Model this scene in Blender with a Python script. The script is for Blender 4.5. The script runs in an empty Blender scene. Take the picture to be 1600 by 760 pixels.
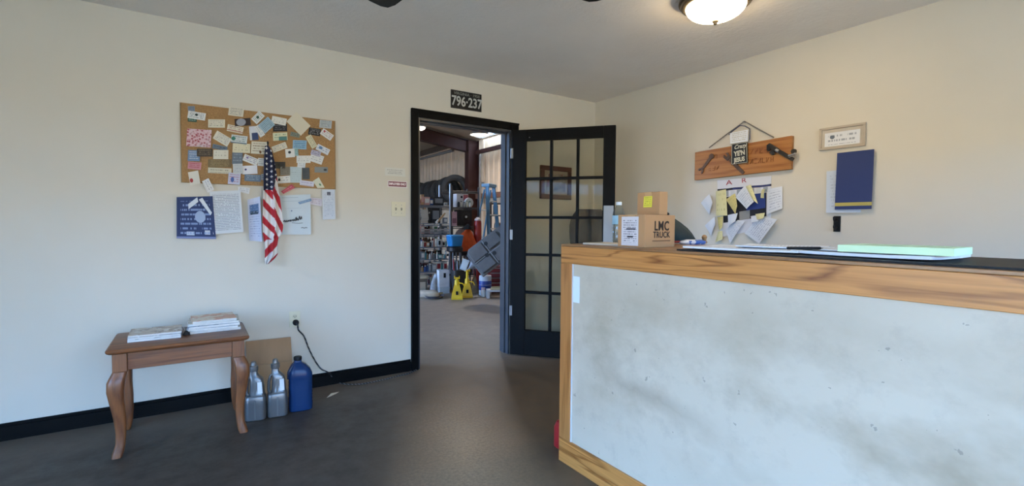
import bpy, bmesh, math, random
from mathutils import Vector, Matrix
random.seed(7)
PI = math.pi
SC = bpy.context.scene
COL = SC.collection

# ---------------------------------------------------------------- camera, sky, light, exposure
cam_data = bpy.data.cameras.new('camera')
cam_data.sensor_width = 36.0
cam_data.lens = 749.52 / 1600 * 36
cam_data.clip_start = 0.05
cam = bpy.data.objects.new('camera', cam_data)
COL.objects.link(cam)
rows = ((0.8323,-0.5543,0.0076),(0.0157,0.0372,0.9992),(-0.5541,-0.8315,0.0397))
cam.matrix_world = Matrix(((rows[0][0], rows[1][0], rows[2][0], -3.4449),
                           (rows[0][1], rows[1][1], rows[2][1], -3.6549),
                           (rows[0][2], rows[1][2], rows[2][2], 1.1961),
                           (0, 0, 0, 1)))
SC.camera = cam

SC.view_settings.view_transform = 'Standard'
SC.view_settings.look = 'None'
SC.view_settings.gamma = 1.0
SC.view_settings.use_curve_mapping = False
SC.view_settings.exposure = 0.47

world = bpy.data.worlds.new('sky'); SC.world = world
world.use_nodes = True
wn = world.node_tree
bg = wn.nodes['Background']
tc = wn.nodes.new('ShaderNodeTexCoord')
sep = wn.nodes.new('ShaderNodeSeparateXYZ')
ramp = wn.nodes.new('ShaderNodeValToRGB')
wn.links.new(tc.outputs['Generated'], sep.inputs[0])
wn.links.new(sep.outputs['Z'], ramp.inputs[0])
ramp.color_ramp.elements[0].position = 0.0
ramp.color_ramp.elements[0].color = (0.28, 0.54, 1.0, 1)     # hazy horizon
ramp.color_ramp.elements[1].position = 0.8
ramp.color_ramp.elements[1].color = (0.25, 0.48, 1.0, 1)     # zenith
wn.links.new(ramp.outputs['Color'], bg.inputs['Color'])
bg.inputs['Strength'].default_value = 16.0

sun_d = bpy.data.lights.new('sun', 'SUN'); sun_d.energy = 26.0; sun_d.angle = math.radians(0.6)
sun_d.color = (1.0, 0.93, 0.82)
sun = bpy.data.objects.new('sun', sun_d); COL.objects.link(sun)
sun.rotation_euler = Vector((-0.60, -0.55, -0.62)).to_track_quat('-Z', 'Y').to_euler()
sun.location = (9, 2, 9)

def portal(name, loc, direction, sx, sy):
    d = bpy.data.lights.new(name, 'AREA'); d.shape = 'RECTANGLE'; d.size = sx; d.size_y = sy
    d.cycles.is_portal = True
    o = bpy.data.objects.new(name, d); COL.objects.link(o)
    o.location = loc; o.rotation_euler = Vector(direction).to_track_quat('-Z', 'Y').to_euler()
portal('daylight_front_window', (-2.6, -5.56, 1.05), (0, 1, 0), 4.6, 1.8)
portal('daylight_side_window', (-5.96, -3.15, 1.15), (1, 0, 0), 3.5, 1.9)
portal('daylight_bay_door', (-7.95, 4.6, 1.9), (1, 0, 0), 6.0, 3.8)

# ---------------------------------------------------------------- materials
def hexc(h):
    h = h.lstrip('#')
    out = []
    for i in (0, 2, 4):
        c = int(h[i:i+2], 16) / 255
        out.append(c / 12.92 if c <= 0.04045 else ((c + 0.055) / 1.055) ** 2.4)
    return tuple(out)
def C4(c):
    if isinstance(c, str): c = hexc(c)
    return (c[0], c[1], c[2], 1.0)
def base_mat(name):
    m = bpy.data.materials.new(name); m.use_nodes = True
    nt = m.node_tree
    return m, nt, nt.nodes['Principled BSDF']
def nd(nt, typ, **kw):
    n = nt.nodes.new('ShaderNode' + typ)
    for k, v in kw.items():
        setattr(n, k, v)
    return n
def mth(nt, op, a, b=None):
    n = nd(nt, 'Math', operation=op)
    for i, v in enumerate((a, b)):
        if v is None: continue
        if isinstance(v, (int, float)): n.inputs[i].default_value = v
        else: nt.links.new(v, n.inputs[i])
    return n.outputs[0]
def mixc(nt, fac, a, b):
    n = nd(nt, 'Mix', data_type='RGBA')
    for s, v in ((n.inputs[0], fac), (n.inputs[6], a), (n.inputs[7], b)):
        if isinstance(v, (int, float)): s.default_value = v
        elif isinstance(v, (tuple, str)): s.default_value = C4(v)
        else: nt.links.new(v, s)
    return n.outputs[2]
def coord(nt, kind='Object', scale=(1, 1, 1), rot=(0, 0, 0)):
    t = nd(nt, 'TexCoord'); m = nd(nt, 'Mapping')
    m.inputs['Scale'].default_value = scale; m.inputs['Rotation'].default_value = rot
    nt.links.new(t.outputs[kind], m.inputs[0])
    return m.outputs[0]
def noise(nt, vec, scale, detail=3, rough=0.5):
    n = nd(nt, 'TexNoise'); n.inputs['Scale'].default_value = scale
    n.inputs['Detail'].default_value = detail; n.inputs['Roughness'].default_value = rough
    nt.links.new(vec, n.inputs['Vector'])
    return n.outputs['Fac']
def rampv(nt, v, a, b):
    n = nd(nt, 'MapRange'); n.inputs[1].default_value = a; n.inputs[2].default_value = b
    nt.links.new(v, n.inputs[0]); return n.outputs[0]
def bumpn(nt, b, height, strength=0.2, dist=0.01):
    n = nd(nt, 'Bump'); n.inputs['Strength'].default_value = strength; n.inputs['Distance'].default_value = dist
    nt.links.new(height, n.inputs['Height']); nt.links.new(n.outputs[0], b.inputs['Normal'])
_cache = {}
def mat(color, rough=0.6, metal=0.0, var=0.10, scale=9.0, bump=0.0, bscale=80.0, spec=None):
    key = (color, rough, metal, var, scale, bump, bscale, spec)
    if key in _cache: return _cache[key]
    m, nt, b = base_mat('finish')
    c = hexc(color) if isinstance(color, str) else color
    v = coord(nt)
    f = rampv(nt, noise(nt, v, scale, 4), 0.3, 0.7)
    lo = tuple(x * (1 - var) for x in c); hi = tuple(min(1, x * (1 + var)) for x in c)
    nt.links.new(mixc(nt, f, lo, hi), b.inputs['Base Color'])
    b.inputs['Roughness'].default_value = rough; b.inputs['Metallic'].default_value = metal
    if spec is not None: b.inputs['Specular IOR Level'].default_value = spec
    if bump: bumpn(nt, b, noise(nt, v, bscale, 2), bump, 0.004)
    _cache[key] = m
    return m
def wood_mat(name, c1, c2, axis=0, scale=1.0, rough=0.42, ring=7.0, lw=0.32):
    m, nt, b = base_mat(name)
    s = [7.0 * scale] * 3; s[axis] = 0.5 * scale
    v = coord(nt, 'Object', tuple(s))
    n1 = noise(nt, v, 1.3, 3, 0.5)
    rings = mth(nt, 'FRACT', mth(nt, 'MULTIPLY', n1, ring))
    tri = mth(nt, 'ABSOLUTE', mth(nt, 'SUBTRACT', rings, 0.5))
    s2 = [90.0 * scale] * 3; s2[axis] = 3.0 * scale
    fine = noise(nt, coord(nt, 'Object', tuple(s2)), 1.0, 2)
    f = mth(nt, 'ADD', mth(nt, 'MULTIPLY', rampv(nt, tri, 0.0, lw), 0.65), mth(nt, 'MULTIPLY', rampv(nt, fine, 0.35, 0.65), 0.35))
    nt.links.new(mixc(nt, f, c1, c2), b.inputs['Base Color'])
    b.inputs['Roughness'].default_value = rough
    bumpn(nt, b, f, 0.12, 0.002)
    return m
def printed(base, ink='#3a3a40', lines=0, logo=None, band=None, rough=0.75, density=0.45, margin=0.1):
    """paper with printing: rows of text-like dashes, a round emblem (colour,u,v,r) and bands of colour (colour,v0,v1)"""
    key = ('p', base, ink, lines, logo, band, density)
    if key in _cache: return _cache[key]
    m, nt, b = base_mat('printed_paper')
    t = nd(nt, 'TexCoord'); s = nd(nt, 'SeparateXYZ'); nt.links.new(t.outputs['UV'], s.inputs[0])
    u, v = s.outputs[0], s.outputs[1]
    col = mixc(nt, 0.0, base, base)
    for bd in (band or ()):
        k = mth(nt, 'MULTIPLY', mth(nt, 'GREATER_THAN', v, bd[1]), mth(nt, 'LESS_THAN', v, bd[2]))
        if len(bd) > 3:
            k = mth(nt, 'MULTIPLY', k, mth(nt, 'MULTIPLY', mth(nt, 'GREATER_THAN', u, bd[3]), mth(nt, 'LESS_THAN', u, bd[4])))
        col = mixc(nt, k, col, bd[0])
    if lines:
        vv = mth(nt, 'MULTIPLY', v, float(lines))
        l = mth(nt, 'LESS_THAN', mth(nt, 'FRACT', vv), 0.42)
        cx = nd(nt, 'CombineXYZ')
        nt.links.new(mth(nt, 'MULTIPLY', u, 26.0), cx.inputs[0]); nt.links.new(mth(nt, 'MULTIPLY', mth(nt, 'FLOOR', vv), 7.31), cx.inputs[1])
        k = mth(nt, 'GREATER_THAN', noise(nt, cx.outputs[0], 1.0, 0), density)
        mg = mth(nt, 'MULTIPLY', mth(nt, 'LESS_THAN', mth(nt, 'ABSOLUTE', mth(nt, 'SUBTRACT', u, 0.5)), 0.5 - margin),
                 mth(nt, 'LESS_THAN', mth(nt, 'ABSOLUTE', mth(nt, 'SUBTRACT', v, 0.5)), 0.5 - margin))
        k = mth(nt, 'MULTIPLY', mth(nt, 'MULTIPLY', l, k), mg)
        col = mixc(nt, mth(nt, 'MULTIPLY', k, 0.75), col, ink)
    if logo:
        du = mth(nt, 'SUBTRACT', u, logo[1]); dv = mth(nt, 'MULTIPLY', mth(nt, 'SUBTRACT', v, logo[2]), logo[4] if len(logo) > 4 else 0.6)
        r2 = mth(nt, 'ADD', mth(nt, 'MULTIPLY', du, du), mth(nt, 'MULTIPLY', dv, dv))
        col = mixc(nt, mth(nt, 'LESS_THAN', r2, logo[3] ** 2), col, logo[0])
    nt.links.new(col, b.inputs['Base Color']); b.inputs['Roughness'].default_value = rough
    _cache[key] = m
    return m
def glass_mat(name, tint=(1, 1, 1), gloss=0.08, rough=0.02, fres=0.5):
    m, nt, b = base_mat(name); nt.nodes.remove(b)
    tr = nd(nt, 'BsdfTransparent'); tr.inputs[0].default_value = C4(tint)
    gl = nd(nt, 'BsdfGlossy'); gl.inputs['Roughness'].default_value = rough
    lw = nd(nt, 'LayerWeight'); lw.inputs[0].default_value = 0.25
    fac = mth(nt, 'ADD', mth(nt, 'MULTIPLY', lw.outputs['Fresnel'], fres), gloss * 0.5)
    mx = nd(nt, 'MixShader'); nt.links.new(fac, mx.inputs[0]); nt.links.new(tr.outputs[0], mx.inputs[1]); nt.links.new(gl.outputs[0], mx.inputs[2])
    nt.links.new(mx.outputs[0], nt.nodes['Material Output'].inputs[0])
    return m
def emit_mat(name, color, strength):
    m, nt, b = base_mat(name)
    b.inputs['Base Color'].default_value = C4('#f4f0e4')
    b.inputs['Emission Color'].default_value = C4(color); b.inputs['Emission Strength'].default_value = strength
    return m

# ---------------------------------------------------------------- mesh helpers
class MB:
    """collects shapes; build() links them as one mesh object"""
    def __init__(s): s.v = []; s.f = []; s.mi = []; s.uv = {}
    def add(s, vs, fs, mi=0, uvs=None):
        o = len(s.v); s.v += [tuple(p) for p in vs]
        for f in fs: s.f.append([i + o for i in f]); s.mi.append(mi)
        if uvs:
            for i, q in enumerate(uvs): s.uv[o + i] = q
        return s
    def box(s, c, d, rot=None, mi=0, taper=1.0):
        x, y, z = d[0] / 2, d[1] / 2, d[2] / 2
        vs = [Vector((sx * x * (taper if sz > 0 else 1), sy * y * (taper if sz > 0 else 1), sz * z)) for sz in (-1, 1) for sy in (-1, 1) for sx in (-1, 1)]
        if rot is not None:
            R = rot if isinstance(rot, Matrix) else Matrix.Rotation(rot, 3, 'Z')
            vs = [R @ q for q in vs]
        vs = [q + Vector(c) for q in vs]
        return s.add(vs, [(0, 2, 3, 1), (4, 5, 7, 6), (0, 1, 5, 4), (2, 6, 7, 3), (0, 4, 6, 2), (1, 3, 7, 5)], mi)
    def bx(s, x0, x1, y0, y1, z0, z1, mi=0):
        return s.box(((x0 + x1) / 2, (y0 + y1) / 2, (z0 + z1) / 2), (x1 - x0, y1 - y0, z1 - z0), None, mi)
    def rod(s, p0, p1, r0, r1=None, n=10, mi=0):
        r1 = r0 if r1 is None else r1
        p0, p1 = Vector(p0), Vector(p1); d = (p1 - p0).normalized()
        a = d.orthogonal().normalized(); b = d.cross(a)
        vs = [p + (a * math.cos(2 * PI * i / n) + b * math.sin(2 * PI * i / n)) * r for p, r in ((p0, r0), (p1, r1)) for i in range(n)]
        fs = [(i, (i + 1) % n, n + (i + 1) % n, n + i) for i in range(n)] + [tuple(range(n))[::-1], tuple(range(n, 2 * n))]
        return s.add(vs, fs, mi)
    def tube(s, pts, r, n=8, mi=0):
        pts = [Vector(p) for p in pts]; rings = []; a = None
        rr = r if isinstance(r, (list, tuple)) else [r] * len(pts)
        for i, p in enumerate(pts):
            d = (pts[min(i + 1, len(pts) - 1)] - pts[max(i - 1, 0)]).normalized()
            a = d.orthogonal().normalized() if a is None else (a - d * a.dot(d)).normalized()
            b = d.cross(a)
            rings.append([p + (a * math.cos(2 * PI * k / n) + b * math.sin(2 * PI * k / n)) * rr[i] for k in range(n)])
        return s.rings(rings, mi)
    def rings(s, rings, mi=0, cap=True, closed=False):
        n = len(rings[0]); vs = [q for r in rings for q in r]; fs = []
        m = len(rings)
        for j in range(m if closed else m - 1):
            k = (j + 1) % m
            fs += [(j * n + i, j * n + (i + 1) % n, k * n + (i + 1) % n, k * n + i) for i in range(n)]
        if cap and not closed: fs += [tuple(range(n))[::-1], tuple(range((m - 1) * n, m * n))]
        return s.add(vs, fs, mi)
    def lathe(s, prof, c=(0, 0, 0), n=20, mi=0, R=None, cap=True):
        rings = []
        for r, z in prof:
            ring = [Vector((r * math.cos(2 * PI * i / n), r * math.sin(2 * PI * i / n), z)) for i in range(n)]
            if R is not None: ring = [R @ q for q in ring]
            rings.append([q + Vector(c) for q in ring])
        return s.rings(rings, mi, cap)
    def loft(s, secs, n=20, mi=0, p=4.0, c=(0, 0, 0)):
        """sections (z, rx, ry, cx, cy) of rounded rectangles"""
        rings = []
        for z, rx, ry, cx, cy in secs:
            ring = []
            for i in range(n):
                t = 2 * PI * i / n; ct, st = math.cos(t), math.sin(t)
                ring.append(Vector((c[0] + cx + rx * math.copysign(abs(ct) ** (2 / p), ct), c[1] + cy + ry * math.copysign(abs(st) ** (2 / p), st), c[2] + z)))
            rings.append(ring)
        return s.rings(rings, mi)
    def sheet(s, q, out=None, nx=4, nz=3, t=0.0008, mi=0, uvflip=False):
        """thin sheet standing in the local xz plane from corners TL,TR,BR,BL; out(u,v) = distance towards -y"""
        out = out or (lambda u, v: 0.0)
        def P(u, v, k):
            tx = q[0][0] * (1 - u) + q[1][0] * u; tz = q[0][1] * (1 - u) + q[1][1] * u
            bx = q[3][0] * (1 - u) + q[2][0] * u; bz = q[3][1] * (1 - u) + q[2][1] * u
            return (tx * v + bx * (1 - v), -out(u, v) + k, tz * v + bz * (1 - v))
        N = (nx + 1) * (nz + 1); vs = []; uv = []
        for k in (-t / 2, t / 2):
            for j in range(nz + 1):
                for i in range(nx + 1):
                    vs.append(P(i / nx, j / nz, k)); uv.append((i / nx, j / nz))
        fs = []
        for j in range(nz):
            for i in range(nx):
                a = j * (nx + 1) + i
                fs.append((a, a + 1, a + nx + 2, a + nx + 1)); fs.append((N + a, N + a + nx + 1, N + a + nx + 2, N + a + 1))
        edge = [i for i in range(nx + 1)] + [(j * (nx + 1) + nx) for j in range(1, nz + 1)] + [nz * (nx + 1) + i for i in range(nx - 1, -1, -1)] + [j * (nx + 1) for j in range(nz - 1, 0, -1)]
        for a, b in zip(edge, edge[1:] + edge[:1]): fs.append((b, a, N + a, N + b))
        return s.add(vs, fs, mi, uv)
    def prism(s, poly, y0, y1, mi=0):
        """polygon in xz extruded along y"""
        n = len(poly)
        vs = [(x, y0, z) for x, z in poly] + [(x, y1, z) for x, z in poly]
        return s.add(vs, [tuple(range(n)), tuple(range(2 * n - 1, n - 1, -1))] + [(i, n + i, n + (i + 1) % n, (i + 1) % n) for i in range(n)], mi)
    def build(s, name, mats, parent=None, smooth=False, bevel=0.0, loc=(0, 0, 0), rotz=0.0, stuff=False):
        me = bpy.data.meshes.new(name)
        me.from_pydata(s.v, [], s.f)
        for m in (mats if isinstance(mats, (list, tuple)) else [mats]): me.materials.append(m)
        me.polygons.foreach_set('material_index', s.mi)
        if s.uv:
            l = me.uv_layers.new(name='uv')
            for lp in me.loops: l.data[lp.index].uv = s.uv.get(lp.vertex_index, (0, 0))
        bm = bmesh.new(); bm.from_mesh(me)
        bmesh.ops.recalc_face_normals(bm, faces=bm.faces)
        if bevel: bmesh.ops.bevel(bm, geom=list(bm.edges), offset=bevel, segments=2, affect='EDGES', profile=0.5)
        bm.to_mesh(me); bm.free()
        if smooth:
            me.polygons.foreach_set('use_smooth', [True] * len(me.polygons))
            me.set_sharp_from_angle(angle=math.radians(40))
        o = bpy.data.objects.new(name, me); COL.objects.link(o)
        o.location = loc; o.rotation_euler = (0, 0, rotz)
        if parent is not None: o.parent = parent
        if stuff: o['kind'] = 'stuff'
        return o
def tag(o, label, cat, group=None):
    o['label'] = label; o['category'] = cat
    if group: o['group'] = group
    return o
def thing(name, label, cat, loc=(0, 0, 0), rotz=0.0, group=None):
    o = bpy.data.objects.new(name, None); COL.objects.link(o)
    o.empty_display_size = 0.05
    o.location = loc; o.rotation_euler = (0, 0, rotz)
    return tag(o, label, cat, group)
def struct(o): o['kind'] = 'structure'; return o
def struct_root(name, loc=(0, 0, 0), rotz=0.0):
    o = bpy.data.objects.new(name, None); COL.objects.link(o); o.location = loc; o.rotation_euler = (0, 0, rotz)
    return struct(o)
def dup(root, loc, label=None, rotz=None):
    r = root.copy(); COL.objects.link(r); r.location = loc
    if label: r['label'] = label
    if rotz is not None: r.rotation_euler = (0, 0, rotz)
    for ch in root.children:
        c = ch.copy(); COL.objects.link(c); c.parent = r
        for g in ch.children:
            d = g.copy(); COL.objects.link(d); d.parent = c
    return r
def text(string, size, name, m, parent, loc, squash=1.0, shear=0.0, depth=0.0006, rot=0.0, offset=0.0, space=1.0):
    """lettering as a thin mesh facing local -y, centred on loc"""
    cu = bpy.data.curves.new('lettering', 'FONT'); cu.body = string; cu.size = size; cu.extrude = depth
    cu.align_x = 'CENTER'; cu.align_y = 'CENTER'; cu.shear = shear; cu.offset = offset; cu.space_character = space; cu.resolution_u = 3
    to = bpy.data.objects.new('lettering', cu); COL.objects.link(to)
    me = bpy.data.meshes.new_from_object(to.evaluated_get(bpy.context.evaluated_depsgraph_get()))
    bpy.data.objects.remove(to)
    R = Matrix.Rotation(rot, 4, 'Y') @ Matrix.Rotation(PI / 2, 4, 'X') @ Matrix.Diagonal((squash, 1, 1, 1))
    me.transform(Matrix.Translation(loc) @ R)
    me.materials.clear(); me.materials.append(m)
    o = bpy.data.objects.new(name, me); COL.objects.link(o); o.parent = parent
    return o

# ---------------------------------------------------------------- surfaces of the setting
def wall_mat():
    m, nt, b = base_mat('cream_wall_paint')
    v = coord(nt)
    f = rampv(nt, noise(nt, v, 1.1, 4, 0.55), 0.3, 0.7)
    c = mixc(nt, f, '#cfc7b7', '#d5cdbe')
    scuff = mth(nt, 'GREATER_THAN', noise(nt, coord(nt, 'Object', (7, 7, 16)), 1.0, 4, 0.6), 0.745)
    c = mixc(nt, mth(nt, 'MULTIPLY', scuff, 0.16), c, '#8f8b86')
    nt.links.new(c, b.inputs['Base Color']); b.inputs['Roughness'].default_value = 0.55
    bumpn(nt, b, noise(nt, v, 55, 3), 0.10, 0.003)
    return m
def ceiling_mat():
    m, nt, b = base_mat('white_textured_ceiling')
    v = coord(nt)
    c = mixc(nt, rampv(nt, noise(nt, v, 2.2, 4), 0.3, 0.7), '#ebe2d8', '#f1e9e0')
    nt.links.new(c, b.inputs['Base Color']); b.inputs['Roughness'].default_value = 0.8
    bumpn(nt, b, mth(nt, 'ADD', noise(nt, v, 34, 4, 0.6), mth(nt, 'MULTIPLY', noise(nt, v, 7, 3), 1.2)), 0.32, 0.01)
    return m
def floor_mat():
    m, nt, b = base_mat('sealed_concrete_floor')
    v = coord(nt)
    n1 = rampv(nt, noise(nt, v, 1.0, 5, 0.6), 0.32, 0.68)
    n2 = rampv(nt, noise(nt, v, 8.0, 6, 0.7), 0.35, 0.65)
    c = mixc(nt, n1, '#3d342d', '#4a4038')
    c = mixc(nt, mth(nt, 'MULTIPLY', n2, 0.45), c, '#2e2722')
    # doorway light painted in along with wear: paler band and spot; paler shop floor
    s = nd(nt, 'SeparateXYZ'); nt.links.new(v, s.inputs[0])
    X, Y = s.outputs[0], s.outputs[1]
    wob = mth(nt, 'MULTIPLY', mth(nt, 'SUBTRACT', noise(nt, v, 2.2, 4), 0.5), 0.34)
    left = mth(nt, 'ADD', mth(nt, 'ADD', mth(nt, 'ADD', X, 2.02), mth(nt, 'MULTIPLY', Y, -0.385)), wob)      # distance from the left edge of the painted light band
    lit_track = rampv(nt, left, -0.28, 0.36)
    c = mixc(nt, mth(nt, 'MULTIPLY', lit_track, 0.55), c, mixc(nt, n2, '#66543f', '#836d54'))
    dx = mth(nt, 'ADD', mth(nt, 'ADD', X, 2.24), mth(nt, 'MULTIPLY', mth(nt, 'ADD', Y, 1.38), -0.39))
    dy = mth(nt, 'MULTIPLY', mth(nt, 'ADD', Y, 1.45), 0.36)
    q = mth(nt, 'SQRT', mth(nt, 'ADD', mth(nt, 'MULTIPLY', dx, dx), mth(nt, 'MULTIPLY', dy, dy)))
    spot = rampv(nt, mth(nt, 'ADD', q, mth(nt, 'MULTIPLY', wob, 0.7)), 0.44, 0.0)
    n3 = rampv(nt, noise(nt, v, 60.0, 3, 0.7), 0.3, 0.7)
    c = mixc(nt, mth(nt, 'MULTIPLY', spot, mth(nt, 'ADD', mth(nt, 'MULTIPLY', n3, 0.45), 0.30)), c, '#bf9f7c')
    c = mixc(nt, rampv(nt, Y, -0.5, 1.0), c, mixc(nt, n2, '#8c7d6e', '#a49484'))
    nt.links.new(c, b.inputs['Base Color'])
    r = mth(nt, 'ADD', mth(nt, 'MULTIPLY', n2, 0.14), 0.42)
    nt.links.new(r, b.inputs['Roughness'])
    b.inputs['Specular IOR Level'].default_value = 0.3
    bumpn(nt, b, n2, 0.10, 0.003)
    return m
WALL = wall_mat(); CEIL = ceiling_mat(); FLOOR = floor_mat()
BLACK = mat('#070708', 0.5, 0, 0.15, 14, 0.06, 60, 0.12)
BLACKM = mat('#101012', 0.55, 0, 0.15, spec=0.3)
CHROME = mat('#c9cbce', 0.22, 1.0, 0.05)
STEEL = mat('#8e9093', 0.4, 0.8, 0.1)
WHITEP = mat('#dcdbd6', 0.5, 0, 0.03)
IVORY = mat('#d8d0b4', 0.4, 0, 0.03)
CORRUG = mat('#cbb294', 0.5, 0.0, 0.10, 3)
BOARD = wood_mat('cardboard_brown', '#a98560', '#b08c66', 2, 0.6, 0.8, 1.0)
GLASS = glass_mat('window_glass', (0.93, 0.96, 0.95), 0.03)
DOORGLASS = glass_mat('dusty_door_glass', (0.84, 0.84, 0.80), 0.004, 0.03, 0.16)

# ---------------------------------------------------------------- room shell
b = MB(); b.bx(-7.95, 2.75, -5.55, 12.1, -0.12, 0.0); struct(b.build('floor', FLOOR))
b = MB(); b.bx(-60, 60, -60, 60, -0.3, -0.2); struct(b.build('ground', mat('#a58f70', 0.9, 0, 0.1, 0.6)))
# unseen walls added outside to block low sky and bounce warm sunlight indoors
b = MB(); b.bx(-30, 22, -24, -23, -.2, 3.5); struct(b.build('unseen_bounce_front', mat('#bb9f78', 0.9, 0, 0.06, 0.5)))
b = MB(); b.bx(-30, -29, -23, 26, -.2, 3.5); struct(b.build('unseen_bounce_left', mat('#bb9f78', 0.9, 0, 0.06, 0.5)))
OL, OR, OH = -1.925, -1.03, 2.045          # door opening
b = MB(); b.bx(-5.8, OL, 0, 0.14, 0, 2.5); b.bx(OR, 0.14, 0, 0.14, 0, 2.5); b.bx(OL, OR, 0, 0.14, OH, 2.5); struct(b.build('wall_back', WALL))
b = MB(); b.bx(0, 0.14, -5.4, 0, 0, 2.5); struct(b.build('wall_right', WALL))
b = MB(); b.bx(-5.8, 0, -5.4, 0, 2.44, 2.52); struct(b.build('ceiling', CEIL))
b = MB()
b.bx(-5.95, 0.14, -5.55, -5.4, 0, 0.15); b.bx(-5.95, 0.14, -5.55, -5.4, 1.95, 2.5); b.bx(-5.95, -4.9, -5.55, -5.4, 0.15, 1.95); b.bx(-0.3, 0.14, -5.55, -5.4, 0.15, 1.95)
struct(b.build('wall_front', WALL))
b = MB()
b.bx(-5.95, -5.8, -5.4, -4.9, 0, 2.5); b.bx(-5.95, -5.8, -1.4, 0.14, 0, 2.5); b.bx(-5.95, -5.8, -4.9, -1.4, 2.1, 2.5); b.bx(-5.95, -5.8, -4.9, -1.4, 0, 0.2)
struct(b.build('wall_left', WALL))
def window(name, loc, rotz, w, h, bays):
    r = struct_root(name, loc, rotz)
    f = MB()
    for x in [i * w / bays - w / 2 for i in range(bays + 1)]: f.box((min(max(x, -w / 2 + .025), w / 2 - .025), 0, h / 2), (0.05, 0.07, h))
    f.bx(-w / 2, w / 2, -.035, .035, 0, .05); f.bx(-w / 2, w / 2, -.035, .035, h - .05, h)
    f.build('window_frame', mat('#5c5247', 0.4, 0.4), r)
    for i in range(bays):
        g = MB(); g.box((-w / 2 + (i + .5) * w / bays, 0, h / 2), (w / bays - .06, 0.006, h - .11)); g.build('pane', GLASS, r)
window('window_1', (-2.6, -5.475, 0.15), 0, 4.6, 1.8, 3)
window('window_2', (-5.875, -3.15, 0.2), PI / 2, 3.5, 1.9, 3)

# baseboards: a flat black board under a thin rounded cap
def baseboard(name, x0, x1, loc, rotz=0.0):
    r = struct_root(name, loc, rotz)
    k = MB(); k.bx(x0, x1, -0.014, 0.0, 0.0, 0.078); k.build('board', BLACK, r, bevel=0.001)
    k = MB(); k.prism([(x0, 0.0785), (x1, 0.0785), (x1, 0.095), (x0, 0.095)], -0.009, 0.0); k.build('cap', BLACK, r, bevel=0.002)
baseboard('baseboard_back', -5.79, OL - 0.066, (0, 0, 0))
baseboard('baseboard_corner', OR + 0.08, -0.015, (0, 0, 0))
baseboard('baseboard_right', 0.0, 5.39, (0, 0, 0), -PI / 2)

# door frame: casings, jambs and stops painted black
r = struct_root('trim_1', (0, 0, 0))
def casing(x0, x1, z0, z1):
    k = MB(); k.bx(x0, x1, -0.018, -0.0005, z0, z1); k.build('casing', BLACK, r, bevel=0.003)
casing(OL - 0.062, OL - 0.0, 0, OH + 0.065); casing(OR, OR + 0.076, 0, OH + 0.065); casing(OL + 0.0005, OR - 0.0005, OH, OH + 0.065)
k = MB(); k.bx(OL - 0.062, OL - 0.045, -0.026, -0.0185, 0, OH + 0.065); k.build('casing_bead', BLACK, r, bevel=0.002)
k = MB(); k.bx(OL - 0.044, OR + 0.076, -0.026, -0.0185, OH + 0.048, OH + 0.065); k.build('casing_bead', BLACK, r, bevel=0.002)
JAMB = mat('#3b3d42', 0.28, 0, 0.12, 10)
k = MB(); k.bx(OL, OL + 0.018, 0.0, 0.14, 0, OH); k.build('jamb', JAMB, r, bevel=0.001)
k = MB(); k.bx(OR - 0.018, OR, 0.0, 0.14, 0, OH); k.build('jamb', JAMB, r, bevel=0.001)
k = MB(); k.bx(OL + 0.018, OR - 0.018, 0.0, 0.14, OH - 0.018, OH); k.build('jamb', JAMB, r, bevel=0.001)
k = MB(); k.bx(OL + .018, OL + .03, 0.05, 0.09, 0, OH - .018); k.build('stop', JAMB, r)
k = MB(); k.bx(OR - .03, OR - .018, 0.05, 0.09, 0, OH - .018); k.build('stop', JAMB, r)
k = MB(); k.bx(OL + .03, OR - .03, 0.05, 0.09, OH - .03, OH - .018); k.build('stop', JAMB, r)

# the glazed door, standing wide open into the room
door = struct_root('door_1', (OR - 0.002, -0.032, 0), math.radians(-51))
DW = 0.912; T = 0.02
GX = [0.13, 0.36, 0.594, 0.812]; GZ = [0.24, 0.582, 0.923, 1.256, 1.60, 1.935]
for x0, x1 in ((0.0, GX[0]), (GX[3], DW)):
    k = MB(); k.bx(x0, x1, -T, T, 0.012, 2.035); k.build('stile', BLACK, door, bevel=0.003)
for z0, z1 in ((0.012, GZ[0]), (GZ[5], 2.035)):
    k = MB(); k.bx(GX[0] + .0005, GX[3] - .0005, -T, T, z0, z1); k.build('rail', BLACK, door, bevel=0.003)
for x in GX[1:3]:
    k = MB(); k.bx(x - .012, x + .012, -.017, .017, GZ[0], GZ[5]); k.build('muntin', BLACK, door, bevel=0.004)
for z in GZ[1:5]:
    k = MB(); k.bx(GX[0], GX[3], -.0175, .0175, z - .012, z + .012); k.build('muntin', BLACK, door, bevel=0.004)
for i in range(3):
    for j in range(5):
        k = MB(); k.bx(GX[i] + (.012 if i else .0), GX[i + 1] - (.012 if i < 2 else 0), -.002, .002, GZ[j] + (.012 if j else 0), GZ[j + 1] - (.012 if j < 4 else 0))
        k.build('pane', DOORGLASS, door)
k = MB(); k.bx(0.822, 0.905, -T - .002, -T - .0002, 0.86, 1.358); o = k.build('push_plate', mat('#8f9295', 0.5, 0.6, 0.06, 6), door, bevel=0.0006); o['label'] = 'brushed metal push plate'
for z in (0.41, 1.10, 1.83):
    k = MB(); k.rod((-0.006, -T - .004, z - .045), (-0.006, -T - .004, z + .045), 0.005, n=10); k.bx(-.004, .012, -T - .0015, -T - .0002, z - .045, z + .045)
    o = k.build('hinge', STEEL, door); o['label'] = 'pale metal butt hinge'
k = MB(); k.lathe([(0.006, 0), (0.007, .004), (0.004, .009)], (0.165, -T, 1.963), 10, 0, Matrix.Rotation(PI / 2, 3, 'X')); k.build('screw_head', CHROME, door)

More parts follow.
